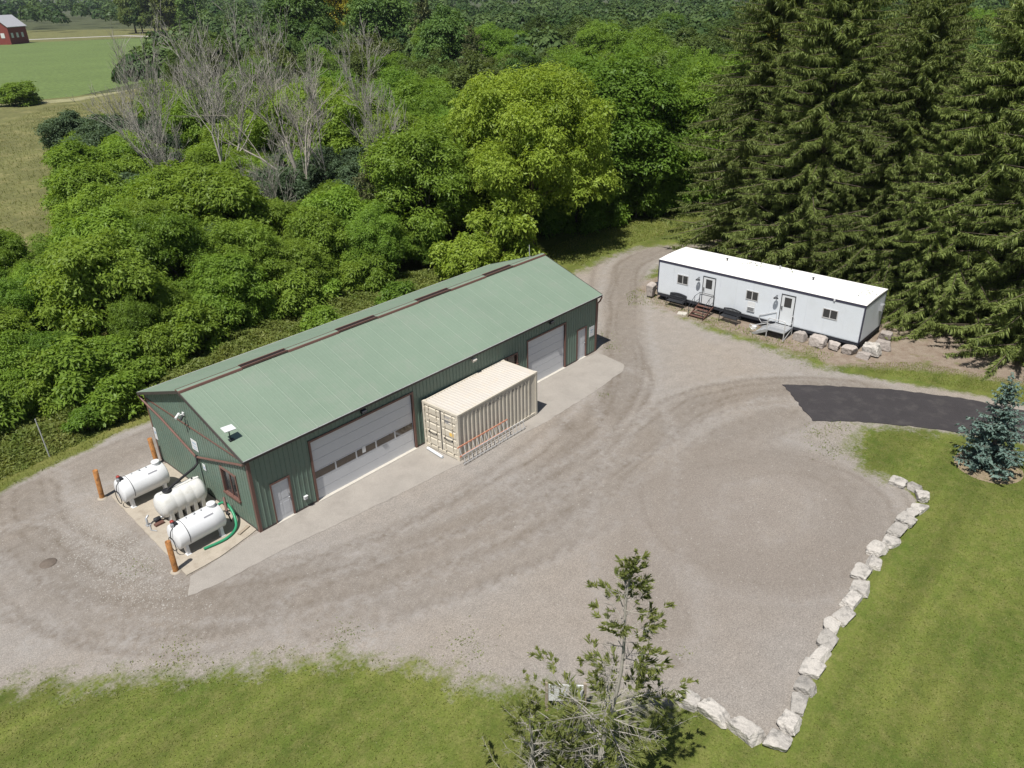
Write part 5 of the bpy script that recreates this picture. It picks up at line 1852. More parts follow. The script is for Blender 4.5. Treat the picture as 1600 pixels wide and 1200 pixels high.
# tall Norway spruces on the right
NS = [(48.6, 1.5, 25, 'tall drooping spruce at the lane end of the spruce row, edge branches over the lane'), (45.6, -4.6, 23.5, 'tall drooping spruce behind the middle of the trailer roof'),
      (44.2, -10.4, 20, 'tall drooping spruce behind the far roof corner of the trailer'), (43.4, -16.0, 21, 'tall drooping spruce behind the grey boulders past the trailer'), (42.4, -21.6, 26, 'tall drooping spruce above the blue spruce at the picture edge'),
      (54.5, -0.8, 26, 'tall spruce in the rear rank behind the lane end spruce'), (53, -8, 23, 'tall spruce in the rear rank behind the trailer middle'), (52, -14.5, 18, 'shorter spruce in the rear rank behind the trailer corner'), (50, -21, 25, 'tall spruce in the rear rank behind the picture edge spruce'),
      (41.0, -27.5, 24, 'tall spruce beyond the blue spruce, farthest toward the driveway'),
      (47.2, -1.4, 17, 'mid height spruce filling between the two lane side spruces'), (44.6, -7.6, 15, 'shorter spruce close behind the trailer roof vents'), (43.0, -13.6, 16, 'shorter spruce close behind the trailer meter box end'), (42.2, -19.0, 15, 'shorter spruce close beside the mossy bank')]
for i, (x, y, h, lab) in enumerate(NS):
    plant('norway_spruce', 'norway', x, y, h, lab, vi=i % 3, group='tall spruces behind the trailer', wide=1.08)

# hero broadleaf trees beyond the shed
plant('maple_tree', 'bright', 38.5, 17.6, 15.2, 'big yellow green broadleaf tree behind the far end of the shed', rz=1.0, wide=1.0)
plant('broadleaf_tree', 'green', 54.0, 19.0, 15.6, 'full green tree between the yellow green tree and the spruces', rz=0.5, wide=1.25, vi=0)
plant('broadleaf_tree', 'green', 63.0, 14.0, 14.0, 'green tree behind the lane in the shade of the spruces', rz=2.5, wide=1.2, vi=1)
plant('broadleaf_tree', 'mid', 30.5, 22.5, 11.5, 'mid green tree between the olive spruce and the yellow green tree', rz=2.1, wide=1.1, vi=1)
plant('yellow_green_shrub', 'shrub', 27.5, 15.0, 4.6, 'bright yellow green shrub just behind the middle of the shed roof', 'shrub', rz=0.2, vi=0)
plant('yellow_green_shrub', 'shrub', 32.0, 14.4, 6.0, 'tall yellow green shrub under the big yellow green tree', 'shrub', rz=1.2, vi=1, wide=0.9)
plant('olive_spruce', 'olive', 27.4, 25.5, 9.3, 'dull olive spruce standing under the bare dead tree', rz=0.7)
plant('olive_spruce', 'olive', 33.0, 27.5, 8.0, 'smaller olive spruce on the far side of the dead tree', rz=2.7)


# dead trees
def dead_tree(seed, H, spread, m, r0, forks=2, twigs=1.0):
    r = np.random.default_rng(seed)
    mb = MB()

    def grow(p, d, ln, rad_, depth):
        n = 4
        pts, rs = [p], [rad_]
        for i in range(n):
            d = d + r.normal(size=3) * 0.11 + np.array([0, 0, 0.05])
            d /= np.linalg.norm(d)
            p = p + d * ln / n
            pts.append(p)
            rs.append(rad_ * (1 - 0.55 * (i + 1) / n))
        mb.tube(pts, rs, 6 if depth < 2 else (4 if depth < 3 else 3), cap=False)
        if depth >= 4 or ln < 0.4:
            return
        nb = {0: forks + 3, 1: 5, 2: 5, 3: 3}[depth]
        for b in range(nb):
            i = r.integers(1 if depth else 2, n + 1)
            a = r.uniform(0.3, 0.85) if depth else r.uniform(0.35, 0.9)
            ax = r.normal(size=3)
            ax -= (ax @ d) * d
            ax /= np.linalg.norm(ax)
            nd = d * math.cos(a) + ax * math.sin(a) * spread + np.array([0, 0, 0.25])
            nd /= np.linalg.norm(nd)
            grow(pts[i], nd, ln * r.uniform(0.42, 0.72), max(rs[i] * 0.55, 0.016), depth + 1)
    grow(np.array([0, 0, -0.1]), np.array([r.normal() * 0.05, r.normal() * 0.05, 1.0]), H * 0.55, r0, 0)
    return mb.mesh('dead_tree', m)


DEAD = [dead_tree(s, 10, 0.9, MT['greytwig'], 0.13, 3, 1.3) for s in (501, 502, 503, 504)]
big_dead = dead_tree(512, 17, 1.0, MT['deadwood'], 0.30, 3, 1.2)
o = link(bpy.data.objects.new('dead_tree', big_dead))
o.location = (27.6, 33.6, 0)
o.rotation_euler = (0, 0, 0.6)
tag(o, 'largest bare dead tree with a thick pale forked trunk', 'dead tree', 'bare dead trees in the thicket')
for i, (x, y, h, lab) in enumerate(((31.5, 37, 13, 'bare dead tree just behind the thick forked one'), (29, 52, 15, 'tall bare dead tree in the middle of the dead cluster'), (26.5, 61, 14, 'thin grey dead tree over the meadow hedge'), (40.5, 45, 14, 'pale dead tree nearest the yellow green tree'), (25.5, 46, 14, 'bare grey dead tree above the bushes left of the forked one'), 
                                 (23, 51, 13, 'bare dead tree next to the meadow edge'), (33, 62, 15, 'bare dead tree at the back of the dead cluster'), (38, 55, 15, 'bare dead tree toward the brown roofed house'),
                                 (19.6, 44.5, 10, 'low dead tree among dark bushes beside the meadow'), (22.5, 31.0, 9, 'low tangle of dead branches above the walnut thicket'), (35.5, 34.0, 11, 'bare grey tree beside the mid green tree'))):
    o = link(bpy.data.objects.new('dead_tree', DEAD[i % 4]))
    o.location = (x, y, 0)
    o.scale = (h / 10 * 0.95, h / 10 * 0.95, h / 10 * 1.18)
    o.rotation_euler = (0, 0, random.random() * 6.28)
    tag(o, lab, 'dead tree', 'bare dead trees in the thicket')

PLACED = [(38.5, 17.6, 5.5), (54, 19, 5), (63, 14, 5), (30.5, 22.5, 3.4), (27.5, 15, 1.5), (32, 14.4, 1.5), (27.4, 25.5, 2.4), (33, 27.5, 2)] + [(x, y, 3.5) for x, y, h, l in NS] + [(27.6, 33.6, 2.5)]
COUNT = 0


def meadow_side(x, y):
    """left of this line is open meadow and field"""
    if y < 39:
        return False
    return x < np.interp(y, [39, 42, 64, 88, 107, 140, 175, 215, 330, 440], [5, 11, 19, 26.5, 36, 58, 77, 104, 178, 240])


def fill(poly, spacing, hfun, kfun, labfun, tries, seed, keep=0.42):
    global COUNT
    r = np.random.default_rng(seed)
    poly = np.array(poly, float)
    lo, hi = poly.min(0), poly.max(0)
    for _ in range(tries):
        p = r.uniform(lo, hi)
        if poly_sd(p[None], poly)[0] > 0 or meadow_side(*p):
            continue
        h = hfun(p, r)
        if not in_view(p[0], p[1], h):
            continue
        key, wide = kfun(p, r)
        rad_ = LIB[key][0][2] * h / LIB[key][0][3] * wide
        if any((p[0] - a) ** 2 + (p[1] - b) ** 2 < (keep * (rad_ + c) * spacing) ** 2 for a, b, c in PLACED):
            continue
        PLACED.append((p[0], p[1], rad_))
        name, lab, grp = labfun(key, p, h)
        plant(name, key, p[0], p[1], h, lab, 'tree', grp, wide=wide)
        COUNT += 1


# thicket left of and behind the shed
fill([(-22, 20), (-6, 19.5), (2.5, 20.5), (10, 21.5), (18, 22), (24, 21), (29, 20), (31, 24), (22, 29), (14, 36), (8, 39.5), (0, 40), (-10, 40), (-26, 34)], 1.32,
     lambda p, r: r.uniform(4.2, 9.2) * (0.7 if p[1] < 22 else 0.66 if p[1] > 32 and p[0] < 12 else 1.0), lambda p, r: (('small', r.uniform(0.85, 1.2)) if (q := r.random()) < 0.5 else ('mid', r.uniform(1.0, 1.3)) if q < 0.74 else ('green', r.uniform(1.0, 1.3)) if q < 0.92 else ('blue', r.uniform(0.9, 1.2))),
     lambda k, p, h: (('thicket_tree', 'leafy thicket tree', 'thicket trees left of the shed') if p[0] < 8 else ('thicket_tree', 'leafy thicket tree', 'thicket trees behind the shed')), 2500, 3)
fill([(-24, 18.4), (-6, 17.8), (2.5, 18.6), (10, 20), (18, 20.4), (24, 19.4), (24, 21), (18, 22.3), (10, 22), (2, 21), (-6, 20.4), (-24, 21)], 0.9,
     lambda p, r: r.uniform(2.2, 3.8), lambda p, r: ('lowshrub', r.uniform(0.9, 1.3)),
     lambda k, p, h: ('walnut_sapling', 'low walnut sapling', 'saplings at the foot of the thicket'), 900, 13)
fill([(41, 19.5), (47, 18), (53, 15.5), (58, 14), (64, 5), (66, 9), (60, 18), (50, 22), (42, 24)], 0.95,
     lambda p, r: r.uniform(3, 5.5), lambda p, r: ('lowgreen', r.uniform(0.9, 1.2)),
     lambda k, p, h: ('green_shrub', 'green shrub', 'shrubs under the trees by the lane'), 500, 14)
# denser growth between the thicket and the dead trees
fill([(8, 36), (16, 33), (24, 28), (34, 24), (46, 22), (60, 20), (62, 40), (50, 70), (38, 84), (26, 88), (14, 60)], 1.35,
     lambda p, r: r.uniform(6, 8.5) if p[0] < 40 - 0.15 * p[1] + 4 else r.uniform(9.5, 12.5),
     lambda p, r: (('blue' if r.random() < 0.3 else 'small') if p[0] < 40 - 0.15 * p[1] + 4 else ('mid' if r.random() < 0.55 else 'green'), r.uniform(1.0, 1.2)),
     lambda k, p, h: {'blue': ('willow_bush', 'bluish green bushy tree among the dead trees', 'bushy trees among the dead trees'), 'small': ('bushy_tree', 'low green tree growing under the dead trees', 'low trees under the dead trees'),
                      'mid': ('leafy_tree', 'yellowish green leafy tree in the wood behind the shed', 'leafy trees behind the shed'), 'green': ('leafy_tree', 'deep green leafy tree in the wood behind the shed', 'deep green trees behind the shed')}[k], 1500, 4)
# wood to the right of the big yellow green tree
fill([(44, 22), (56, 18), (64, 9), (74, -6), (100, -20), (120, 10), (100, 50), (70, 70), (56, 50)], 1.2,
     lambda p, r: r.uniform(10.5, 13.5), lambda p, r: ('green' if r.random() < 0.5 else 'dark', r.uniform(1.0, 1.2)),
     lambda k, p, h: ('leafy_tree', 'round green tree in the wood between the spruces and the big yellow green tree', 'trees in the right hand wood') if k == 'green' else ('dark_tree', 'dark round tree in the wood between the spruces and the big yellow green tree', 'dark trees in the right hand wood'), 900, 5)
def rank_labels(groups):
    """tell thicket trees apart by their rank away from the shed and their order along it"""
    nth = ['first', 'second', 'third', 'fourth', 'fifth', 'sixth', 'seventh', 'eighth', 'ninth', 'tenth', 'eleventh', 'twelfth']
    rk = ['nearest', 'second', 'third', 'fourth', 'fifth', 'sixth', 'seventh', 'eighth', 'ninth', 'tenth', 'eleventh', 'rearmost']
    for g, what, per in groups:
        ts = [o for o in bpy.data.objects if o.get('group') == g and o.parent is None]
        ts.sort(key=lambda o: project((o.location.x, o.location.y, 0))[2])
        for i in range(0, len(ts), per):
            row = sorted(ts[i:i + per], key=lambda o: project((o.location.x, o.location.y, 0))[0])
            for j, o in enumerate(row):
                o['label'] = '%s, %s from the left in the %s rank' % (what, nth[j], rk[i // per])


rank_labels([('saplings at the foot of the thicket', 'low walnut sapling at the thicket foot', 9), ('shrubs under the trees by the lane', 'green shrub under the trees by the lane', 7), ('thicket trees left of the shed', 'leafy thicket tree left of the shed', 7), ('thicket trees behind the shed', 'leafy thicket tree behind the shed', 7),
             ('low trees under the dead trees', 'low green tree under the dead trees', 8), ('bushy trees among the dead trees', 'bluish bushy tree among the dead trees', 6),
             ('leafy trees behind the shed', 'yellowish leafy tree behind the shed', 7), ('deep green trees behind the shed', 'deep green tree behind the shed', 7),
             ('trees in the right hand wood', 'round green tree between maple and spruces', 9), ('dark trees in the right hand wood', 'dark round tree between maple and spruces', 9)])
# named trees of the middle distance
for key, name, x, y, h, wide, lab in (('dark', 'dark_maple', 112, 158, 24, 1.15, 'huge dark maple towering behind the dead trees'), ('dark', 'dark_maple', 124, 140, 24, 1.1, 'huge dark maple to the right of the yellow topped tree'),
                                      ('farfir', 'dark_fir', 122, 122, 22, 1.1, 'broad dark conifer beside the pale conical tree'), ('dark', 'dark_maple', 104, 96, 18, 0.95, 'tall dark tree just behind the pale conical tree'),
                                      ('olive', 'conical_tree', 92, 77, 15.5, 1.0, 'pale olive conical tree above the yellow green canopy'), ('yellow', 'yellow_tree', 138, 176, 24, 0.8, 'yellow topped tree at the top of the picture behind the dead trees'),
                                      ('yellow', 'yellow_tree', 92, 20, 17.6, 0.7, 'yellow topped tree beside the tip of the tall spruce'), ('olive', 'olive_conifer', 74, 82, 10.5, 1.1, 'stout olive conifer just right of the brown roofed house'),
                                      ('green', 'leafy_tree', 70, 112, 11, 1.2, 'round light green tree left of the huge dark maple'), ('green', 'leafy_tree', 82, 124, 9, 1.3, 'light green tree in front of the brown roofed house'),
                                      ('lowgreen', 'dark_bush', 93, 214, 7, 1.3, 'dark bush tree at the edge of the crop field'), ('lowgreen', 'dark_bush', 49, 176, 5, 1.6, 'dark bush standing alone by the crop field'),
                                      ('lowgreen', 'dark_bush', 108, 222, 8, 1.3, 'dark bush tree behind the dead cluster at the crop field')):
    plant(name, key, x, y, h, lab, wide=wide)
    PLACED.append((x, y, LIB[key][0][2] * h / LIB[key][0][3]))
# belt of round dark trees farther off
fill([(46, 92), (70, 60), (104, 40), (130, 0), (175, -40), (250, 20), (215, 110), (150, 160), (100, 190), (80, 165), (62, 130)], 1.95,
     lambda p, r: r.uniform(9.5, 15), lambda p, r: ('olive', r.uniform(0.8, 1.0)) if r.random() < 0.14 else ('dark' if r.random() < 0.7 else 'green', r.uniform(1.0, 1.3)),
     lambda k, p, h: ('forest_tree', 'round dark tree in the wooded belt beyond the leafy trees', 'round trees of the wooded belt') if k == 'dark' else ('forest_conifer', 'pointed olive conifer', 'conifers of the wooded belt') if k == 'olive' else ('forest_tree', 'round lighter green tree in the wooded belt beyond the leafy trees', 'lighter trees of the wooded belt'), 1400, 6)
# tall trees round the barn and along the far road
fill([(110, 500), (235, 450), (280, 520), (200, 640), (120, 620)], 1.0,
     lambda p, r: r.uniform(20, 30), lambda p, r: ('far', r.uniform(0.9, 1.2)),
     lambda k, p, h: ('roadside_tree', 'tall dark tree near the far road and barn', 'tall trees by the far road'), 150, 7)

rank_labels([('round trees of the wooded belt', 'dark tree of the wooded belt', 12), ('lighter trees of the wooded belt', 'lighter green tree of the wooded belt', 9), ('conifers of the wooded belt', 'pointed olive conifer of the wooded belt', 8), ('tall trees by the far road', 'tall dark tree by the far road', 12)])


def far_woods():
    r = np.random.default_rng(77)
    VV, TT = [], []
    n = 0
    while n < 2300:
        ang = r.uniform(math.radians(-6), math.radians(86))
        D = math.sqrt(r.uniform(185 ** 2, 1500 ** 2)) if r.random() < 0.45 else r.uniform(185, 620)
        x, y = CAM[0] + D * math.cos(ang), CAM[1] + D * math.sin(ang)
        n += 1
        if meadow_side(x, y) and not (D > 560):
            continue
        if 100 < x < 245 and 430 < y < 560:
            continue
        h = r.uniform(8, 15.5) + max(0, D - 380) * 0.016
        if not in_view(x, y, h, 60, 40):
            continue
        R = r.uniform(3.8, 6.2) * (1 + max(0, D - 400) / 900)
        k = int(np.clip(700 * 220 / D, 150, 700))
        d = unit(r.normal(size=(k, 3)))
        d[:, 2] = np.abs(d[:, 2]) * 1.1 - 0.25
        lump = 1 + 0.16 * np.sin(d[:, 0] * 5 + r.uniform(0, 6)) * np.sin(d[:, 1] * 5 + r.uniform(0, 6))
        sub = unit(r.normal(size=(14, 3)))
        lump = lump + 0.22 * (np.max(d @ sub.T, 1) - 0.85)
        P0 = np.array([x, y, h * 0.55]) + d * np.array([R, R, h * 0.45]) * (r.uniform(0.8, 1.0, k) * lump)[:, None]
        nr = unit(d * 1.2 + np.array([0, 0, 0.35]) + r.normal(size=(k, 3)) * 0.35)
        a = unit(np.cross(nr, r.normal(size=(k, 3))))
        b = np.cross(nr, a)
        s = (R * 0.10 * r.uniform(0.5, 1.4, k) * (700 / k) ** 0.42)[:, None]
        VV.append(np.stack([P0 - a * s, P0 - b * s * 0.8 + nr * s * 0.2, P0 + a * s, P0 + b * s * 0.8 + nr * s * 0.2], 1))
        tt = r.random()
        TT.append(0.65 * tt + 0.35 * r.random(k))
    V = np.concatenate(VV).reshape(-1, 3)
    o = link(bpy.data.objects.new('far_woods', mesh_np('far_woods', V, np.arange(len(V)).reshape(-1, 4), MT['leaf_far'], np.concatenate(TT))))
    tag(o, kind='stuff')


MT['leaf_far'] = leaf_mat('far_leaves', (0.028, 0.064, 0.020), (0.120, 0.178, 0.058), None, 0.3, 0.0)
far_woods()

# bushes at the foot of the thicket
for i, (x, y, h, lab) in enumerate(((0.9, 15.4, 2.2, 'dark rounded bush in the weedy verge near the shed corner'), (-1.2, 14.8, 1.3, 'low green bush in the verge behind the marker post'), (2.8, 17.2, 1.8, 'green bush at the foot of the thicket by the shed'),
                                 (-8.5, 15.5, 1.6, 'leafy bush at the left end of the verge'), (20.5, 14.6, 2.2, 'green bush behind the middle of the shed roof'), (14.5, 15.5, 2.0, 'leafy bush behind the left half of the shed roof'))):
    plant('bush', 'bush', x, y, h, lab, 'bush', wide=1.2)


# ------------------------------------------------------------------ weeds, grass, loose stones
def blades(name, P, h, w, leaf, spread=0.5, seed=0, label=None, broad=False):
    r = np.random.default_rng(seed)
    n = len(P)
    base = np.column_stack([P, np.zeros(n)])
    az = r.uniform(0, 6.28, n)
    o = np.stack([np.cos(az), np.sin(az), np.zeros(n)], 1)
    hh = (h * r.uniform(0.4, 1.25, n))[:, None]
    tip = base + o * hh * r.uniform(0.1, spread, (n, 1)) + np.array([0, 0, 1]) * hh
    side = np.stack([-np.sin(az), np.cos(az), np.zeros(n)], 1) * (w * r.uniform(0.6, 1.4, (n, 1)) * 0.5)
    if broad:
        mid = base * 0.4 + tip * 0.6 + np.array([0, 0, 0.05])
        V = np.stack([base, mid - side, tip, mid + side], 1).reshape(-1, 3)
        F = np.arange(n * 4).reshape(-1, 4)
    else:
        V = np.stack([base - side, base + side, tip], 1).reshape(-1, 3)
        F = np.arange(n * 3).reshape(-1, 3)
    tone = np.clip(0.5 + 0.35 * np.sin(P[:, 0] * 0.9 + 1.3 * np.sin(P[:, 1] * 0.7)) * np.sin(P[:, 1] * 1.1 + P[:, 0] * 0.3) + r.normal(size=n) * 0.25, 0, 1)
    ob = link(bpy.data.objects.new(name, mesh_np(name, V, F, MT[leaf], tone)))
    return tag(ob, kind='stuff')


def scatter(poly, n, seed):
    r = np.random.default_rng(seed)
    poly = np.array(poly, float)
    lo, hi = poly.min(0), poly.max(0)
    P = r.uniform(lo, hi, (n, 2))
    return P[poly_sd(P, poly) < 0]


r_ = np.random.default_rng(8)
VERGE = [(-24, 14.6), (-6.6, 13.0), (-4.5, 13.4), (-2.3, 13.7), (0, 14.2), (3.2, 14.0), (9, 12.6), (24, 11.5), (30, 12), (30, 20), (20, 23), (9, 23), (2, 21.5), (-6, 20.5), (-24, 21.5)]
def weeds(name, P, hmap, size, leaf, seed):
    """a tangle of small leaves filling a low uneven height"""
    r = np.random.default_rng(seed)
    n = len(P)
    z = hmap * r.random(n) ** 0.6
    pos = np.column_stack([P, z])
    nr = unit(r.normal(size=(n, 3)) * 0.7 + np.array([0, 0, 0.9]))
    a = unit(np.cross(nr, r.normal(size=(n, 3))))
    b = np.cross(nr, a)
    l = (size * r.uniform(0.5, 1.5, n))[:, None]
    w = l * r.uniform(0.2, 0.5, (n, 1))
    V = np.stack([pos - a * l, pos - b * w + nr * l * 0.15, pos + a * l, pos + b * w + nr * l * 0.15], 1).reshape(-1, 3)
    x, y = P[:, 0], P[:, 1]
    patch = 0.5 + 0.28 * np.sin(1.1 * x + 2 * np.sin(0.6 * y)) * np.sin(0.9 * y + 0.7 * x) + 0.22 * np.sin(3.1 * x + 1.7 * y) * np.sin(2.7 * y - 1.3 * x)
    tone = np.clip(patch * 0.7 + 0.3 * r.random(n), 0, 1)
    return tag(link(bpy.data.objects.new(name, mesh_np(name, V, np.arange(n * 4).reshape(-1, 4), MT[leaf], tone))), kind='stuff')


P = scatter(VERGE, 190000, 1)
edge = -poly_sd(P, VERGE)
lump = 0.55 + 0.45 * np.sin(1.7 * P[:, 0] + np.sin(1.3 * P[:, 1])) * np.sin(1.5 * P[:, 1] + 0.8 * P[:, 0])
weeds('verge_weeds', P, np.clip(edge * 0.5, 0.05, 1.0) * (0.25 + 0.75 * lump), 0.10, 'herb', 1)
P = scatter([(-24, 13.6), (-6.4, 12.1), (-2.3, 12.9), (0, 13.3), (3, 13.1), (9, 11.6), (9, 13.2), (3, 14.6), (-6, 13.6), (-24, 15.2)], 9000, 2)
blades('verge_grass', P, np.full(len(P), 0.16), 0.03, 'blade', 0.9, 2)
# lawn blades, thick on the ragged edges
LAWN = [(-11, -1.5), (-8.2, -3.2), (-5.3, -5.8), (-3.9, -7.0), (-2.3, -8.5), (-0.8, -10.6), (0.2, -13), (1.3, -15), (4.1, -18.6), (4.4, -21.8), (12, -21.2), (20.5, -21.1), (21.8, -20), (21.6, -18), (23, -17), (25.4, -16.8), (28, -22.5), (29, -28),
        (20, -34), (0, -26), (-8, -17), (-14, -8)]
P = scatter(LAWN, 200000, 3)
weeds('lawn_grass', P, np.full(len(P), 0.03), 0.030, 'blade', 31)
P = scatter([(c[0], c[1]) for c in [(-12, 1.5), (-8, -1.9), (-5, -4.6), (-3, -6.3), (-1, -9), (0.8, -12.5), (2.2, -15.2), (1.2, -16), (-0.5, -12.5), (-2, -9.5), (-4, -7.4), (-6, -5.6), (-9, -3.4), (-14, 0)]], 14000, 4)
cl_ = np.sin(P[:, 0] * 2.1 + 1.7 * np.sin(P[:, 1] * 1.3)) * np.sin(P[:, 1] * 2.6 + P[:, 0]) + r_.normal(size=len(P)) * 0.4
P = P[cl_ > 0.15]
blades('edge_tufts', P, np.full(len(P), 0.09), 0.035, 'blade', 1.0, 4)
P = scatter([(32.0, 2.8), (33.4, 1.0), (32.2, -3.6), (32.1, -7.3), (31.6, -11.8), (33.2, -11.8), (33.6, -4), (34.2, 0.5), (35.5, 4.2), (34, 4.4)], 4200, 5)
blades('trailer_weeds', P, np.full(len(P), 0.12), 0.04, 'herb', 1.0, 5)
P = scatter([(31.8, -13), (33.2, -13.8), (35.2, -16), (36.4, -22), (36, -26), (33.8, -26), (33.4, -20), (32.6, -17)], 14000, 6)
blades('bank_grass', P, np.full(len(P), 0.08), 0.03, 'blade', 1.0, 6)
P = scatter([(37, 11), (42, 11.3), (46, 10.8), (51, 9.6), (56, 9), (57, 14), (44, 16.5), (36, 16)], 16000, 7)
blades('lane_grass', P, np.full(len(P), 0.12), 0.06, 'blade', 1.0, 7)
P = scatter([(-38, 36.2), (23, 36.2), (28, 72), (36, 92), (58, 130), (70, 165), (50, 165), (24, 130), (-20, 110)], 60000, 9)
P = P[[meadow_side(*q) or q[1] < 42 for q in P]]
blades('meadow_blades', P, np.full(len(P), 0.35), 0.07, 'meadowgrass', 1.0, 9)
cl_ = []
for cx_, cy_, r_, n_c in ((19.6, -3.9, 0.5, 120), (26.2, 1.2, 0.9, 320), (25.4, -0.4, 0.6, 200), (-4.6, 1.6, 0.6, 120), (3.6, -16.9, 0.5, 90), (5.9, -17.2, 0.25, 60), (23.2, -15.0, 0.9, 420), (22.0, -16.0, 0.8, 380), (24.6, -15.2, 0.6, 260), (31.2, -8.2, 0.7, 200), (30.6, -11.0, 0.8, 220), (-1.2, -7.6, 0.7, 240), (1.2, -11.4, 0.8, 260), (-5.6, -3.6, 0.7, 240)):
    cl_.append(np.array([cx_, cy_]) + r_ * rng.normal(size=(n_c, 2)) * 0.6)
P = np.concatenate(cl_)[::2]
weeds('yard_weeds', P, np.full(len(P), 0.03), 0.04, 'herb', 55)
# small dark flecks in patches on the trailer roof
P = np.concatenate([np.array([37.2, -3.9]) + rng.normal(size=(90, 2)) * (0.25, 0.45), np.array([36.4, -12.0]) + rng.normal(size=(120, 2)) * (0.45, 0.3), np.array([37.6, -6.4]) + rng.normal(size=(30, 2)) * 0.2])
P = P[(P[:, 0] > 34.45) & (P[:, 0] < 37.95) & (P[:, 1] > -12.6)]
P = P[::2]
o = weeds('roof_flecks', P, np.full(len(P), 0.02), 0.06, 'leaf_dark', 56)
o.location.z = TZ + TH + 0.06
# loose stones round the pad and over the yard
def stones(n, seed):
    r = np.random.default_rng(seed)
    P = []
    while len(P) < n:
        if r.random() < 0.45:
            p = np.array([-4.6, 3.0]) + r.normal(size=2) * np.array([0.9, 2.6])
        else:
            p = r.uniform((-12, -20), (30, 12))
        P.append(p)
    P = np.array(P)
    P = P[(poly_sd(P, GRAVEL) < -0.2)]
    P = P[~((P[:, 0] > -3.6) & (P[:, 0] < 24.4) & (P[:, 1] > -3.4) & (P[:, 1] < 9.2))]
    n = len(P)
    s = r.uniform(0.012, 0.034, n) * np.where(r.random(n) < 0.05, 1.6, 1)
    oct_ = np.array([[1, 0, 0], [0, 1, 0], [-1, 0, 0], [0, -1, 0], [0, 0, 1]], float)
    V = oct_[None] * r.uniform(0.6, 1.3, (n, 5, 3))
    a = r.uniform(0, 6.28, n)
    c, s_ = np.cos(a), np.sin(a)
    x = V[..., 0] * c[:, None] - V[..., 1] * s_[:, None]
    y = V[..., 0] * s_[:, None] + V[..., 1] * c[:, None]
    V = np.stack([x, y, V[..., 2] * 0.8], -1) * s[:, None, None] + np.column_stack([P, np.full(n, 0.0)])[:, None]
    f = np.array([[0, 1, 4], [1, 2, 4], [2, 3, 4], [3, 0, 4]])
    F = (f[None] + (np.arange(n) * 5)[:, None, None]).reshape(-1, 3)
    o = link(bpy.data.objects.new('loose_gravel', mesh_np('loose_gravel', V.reshape(-1, 3), F, MT['stone'])))
    tag(o, kind='stuff')


stones(9000, 12)

# ------------------------------------------------------------------ far buildings
hs = thing('brick_house', 'brown brick house with grey gable roof half hidden in the trees', 'house', (108, 133, 0), 0.5)
b = MB(); b.box(-5, 5, -4, 4, 0, 5.2); b.add([(-5, -4, 5.2), (-5, 4, 5.2), (-5, 0, 9.0), (5, -4, 5.2), (5, 4, 5.2), (5, 0, 9.0)], [(0, 2, 1), (3, 4, 5)]); b.build('wall', MT['brick'], hs)
b = MB()
for s in (-1, 1):
    b.add([(-5.5, s * 4.6, 4.75), (5.5, s * 4.6, 4.75), (5.5, 0, 9.2), (-5.5, 0, 9.2), (-5.5, s * 4.6, 4.6), (5.5, s * 4.6, 4.6), (5.5, 0, 9.05), (-5.5, 0, 9.05)], [(0, 1, 2, 3), (7, 6, 5, 4), (0, 4, 5, 1), (0, 3, 7, 4), (1, 5, 6, 2)])
b.build('roof', MT['greyroof'], hs)
b = MB(); b.box(2.6, 3.6, -0.5, 0.5, 8.4, 10.3); b.build('chimney', MT['brick'], hs)
for wx in (-3, 0.2, 3):
    b = MB(); b.box(wx - 0.6, wx + 0.6, -4.06, -4.0, 2.2, 3.8); b.build('window', MT['glass'], hs)
bn = thing('red_barn', 'red barn with pale gable and white framed windows at the far field edge', 'barn', (147, 487, 0), 0.75)
b = MB(); b.box(-9, 9, -6, 6, 0, 9); b.add([(9, -6, 9), (9, 6, 9), (9, 0, 14), (-9, -6, 9), (-9, 6, 9), (-9, 0, 14)], [(0, 1, 2), (3, 5, 4)]); b.build('wall', MT['redbarn'], bn)
b = MB()
for s in (-1, 1):
    b.add([(-9.6, s * 6.6, 8.6), (9.6, s * 6.6, 8.6), (9.6, 0, 14.3), (-9.6, 0, 14.3), (-9.6, s * 6.6, 8.3), (9.6, s * 6.6, 8.3), (9.6, 0, 14), (-9.6, 0, 14)], [(0, 1, 2, 3), (7, 6, 5, 4), (0, 4, 5, 1), (0, 3, 7, 4), (1, 5, 6, 2)])
b.build('roof', mat('barn_roof', (0.45, 0.45, 0.47), 0.6), bn)
for wx in (-6, -1, 4):
    b = MB(); b.box(wx - 1, wx + 1, -6.12, -6.0, 3.2, 5.6); b.build('window', MT['white'], bn)
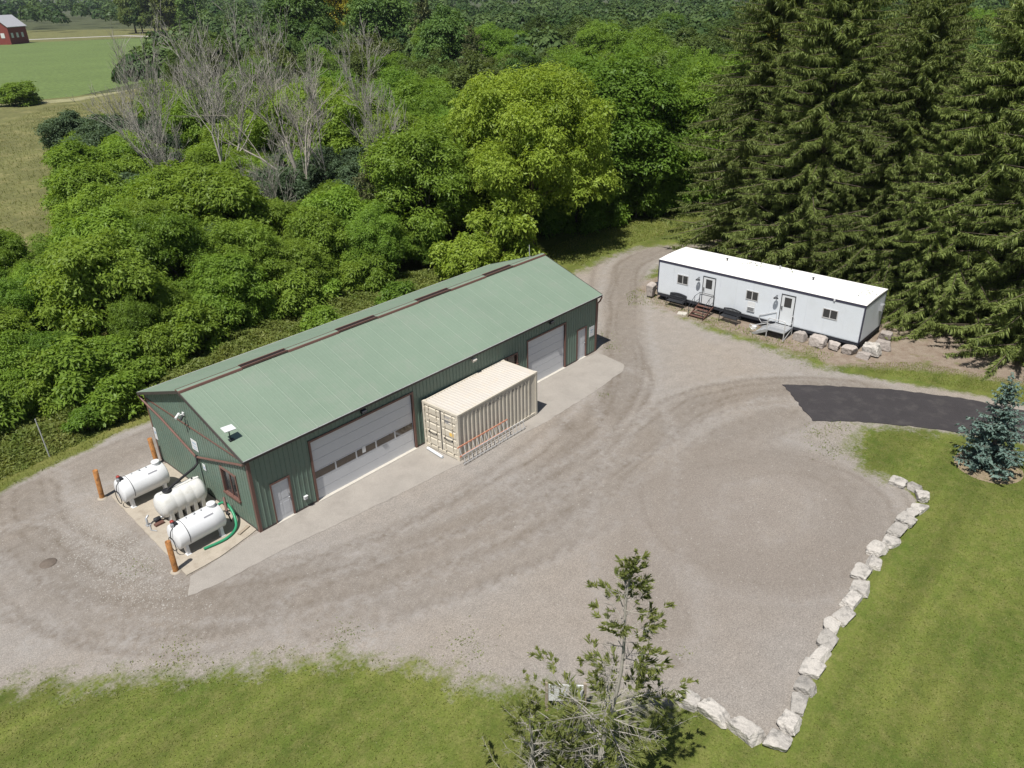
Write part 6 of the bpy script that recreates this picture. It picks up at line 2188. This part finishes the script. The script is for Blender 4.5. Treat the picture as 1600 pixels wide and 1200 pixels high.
for wy in (-2.6, 2.6):
    b = MB(); b.box(-9.12, -9.0, wy - 1, wy + 1, 3.2, 5.6); b.build('window', MT['white'], bn)
pk = thing('parked_car', 'small white car parked beside the far road under trees', 'car', (226, 400, 0), 1.1)
b = MB()
b.add([(-2.1, -0.85, 0.35), (2.1, -0.85, 0.35), (2.1, 0.85, 0.35), (-2.1, 0.85, 0.35), (-2.1, -0.85, 0.85), (2.1, -0.85, 0.8), (2.1, 0.85, 0.8), (-2.1, 0.85, 0.85)], [(0, 3, 2, 1), (4, 5, 6, 7), (0, 1, 5, 4), (1, 2, 6, 5), (2, 3, 7, 6), (3, 0, 4, 7)])
b.add([(-1.5, -0.8, 0.85), (1.0, -0.8, 0.82), (1.0, 0.8, 0.82), (-1.5, 0.8, 0.85), (-1.0, -0.65, 1.45), (0.3, -0.65, 1.45), (0.3, 0.65, 1.45), (-1.0, 0.65, 1.45)], [(4, 5, 6, 7), (0, 1, 5, 4), (1, 2, 6, 5), (2, 3, 7, 6), (3, 0, 4, 7)])
b.build('body', MT['white'], pk)
for sx in (-1.3, 1.3):
    for sy in (-0.8, 0.8):
        b = MB(); b.lathe([(0, -0.1), (0.33, -0.1), (0.33, 0.1), (0, 0.1)], (sx, sy, 0.33), 'y', 12); b.build('wheel', MT['black'], pk)
print('filled trees', COUNT, 'objects', len(bpy.data.objects))

# ------------------------------------------------------------------ summer haze
hz = MB()
hz.box(-120, 2600, -1300, 2600, -1.0, 48.0)
ho = hz.build('haze', bpy.data.materials.new('haze'))
hm = ho.data.materials[0]
hm.use_nodes = True
hn = hm.node_tree
hn.nodes.remove(hn.nodes['Principled BSDF'])
pv = hn.nodes.new('ShaderNodeVolumePrincipled')
pv.inputs['Color'].default_value = (0.80, 0.88, 1.0, 1)
pv.inputs['Density'].default_value = 0.00008
pv.inputs['Anisotropy'].default_value = 0.3
hn.links.new(pv.outputs[0], hn.nodes['Material Output'].inputs['Volume'])
tag(ho, kind='stuff')

print('faces', sum(len(m.polygons) for m in bpy.data.meshes))
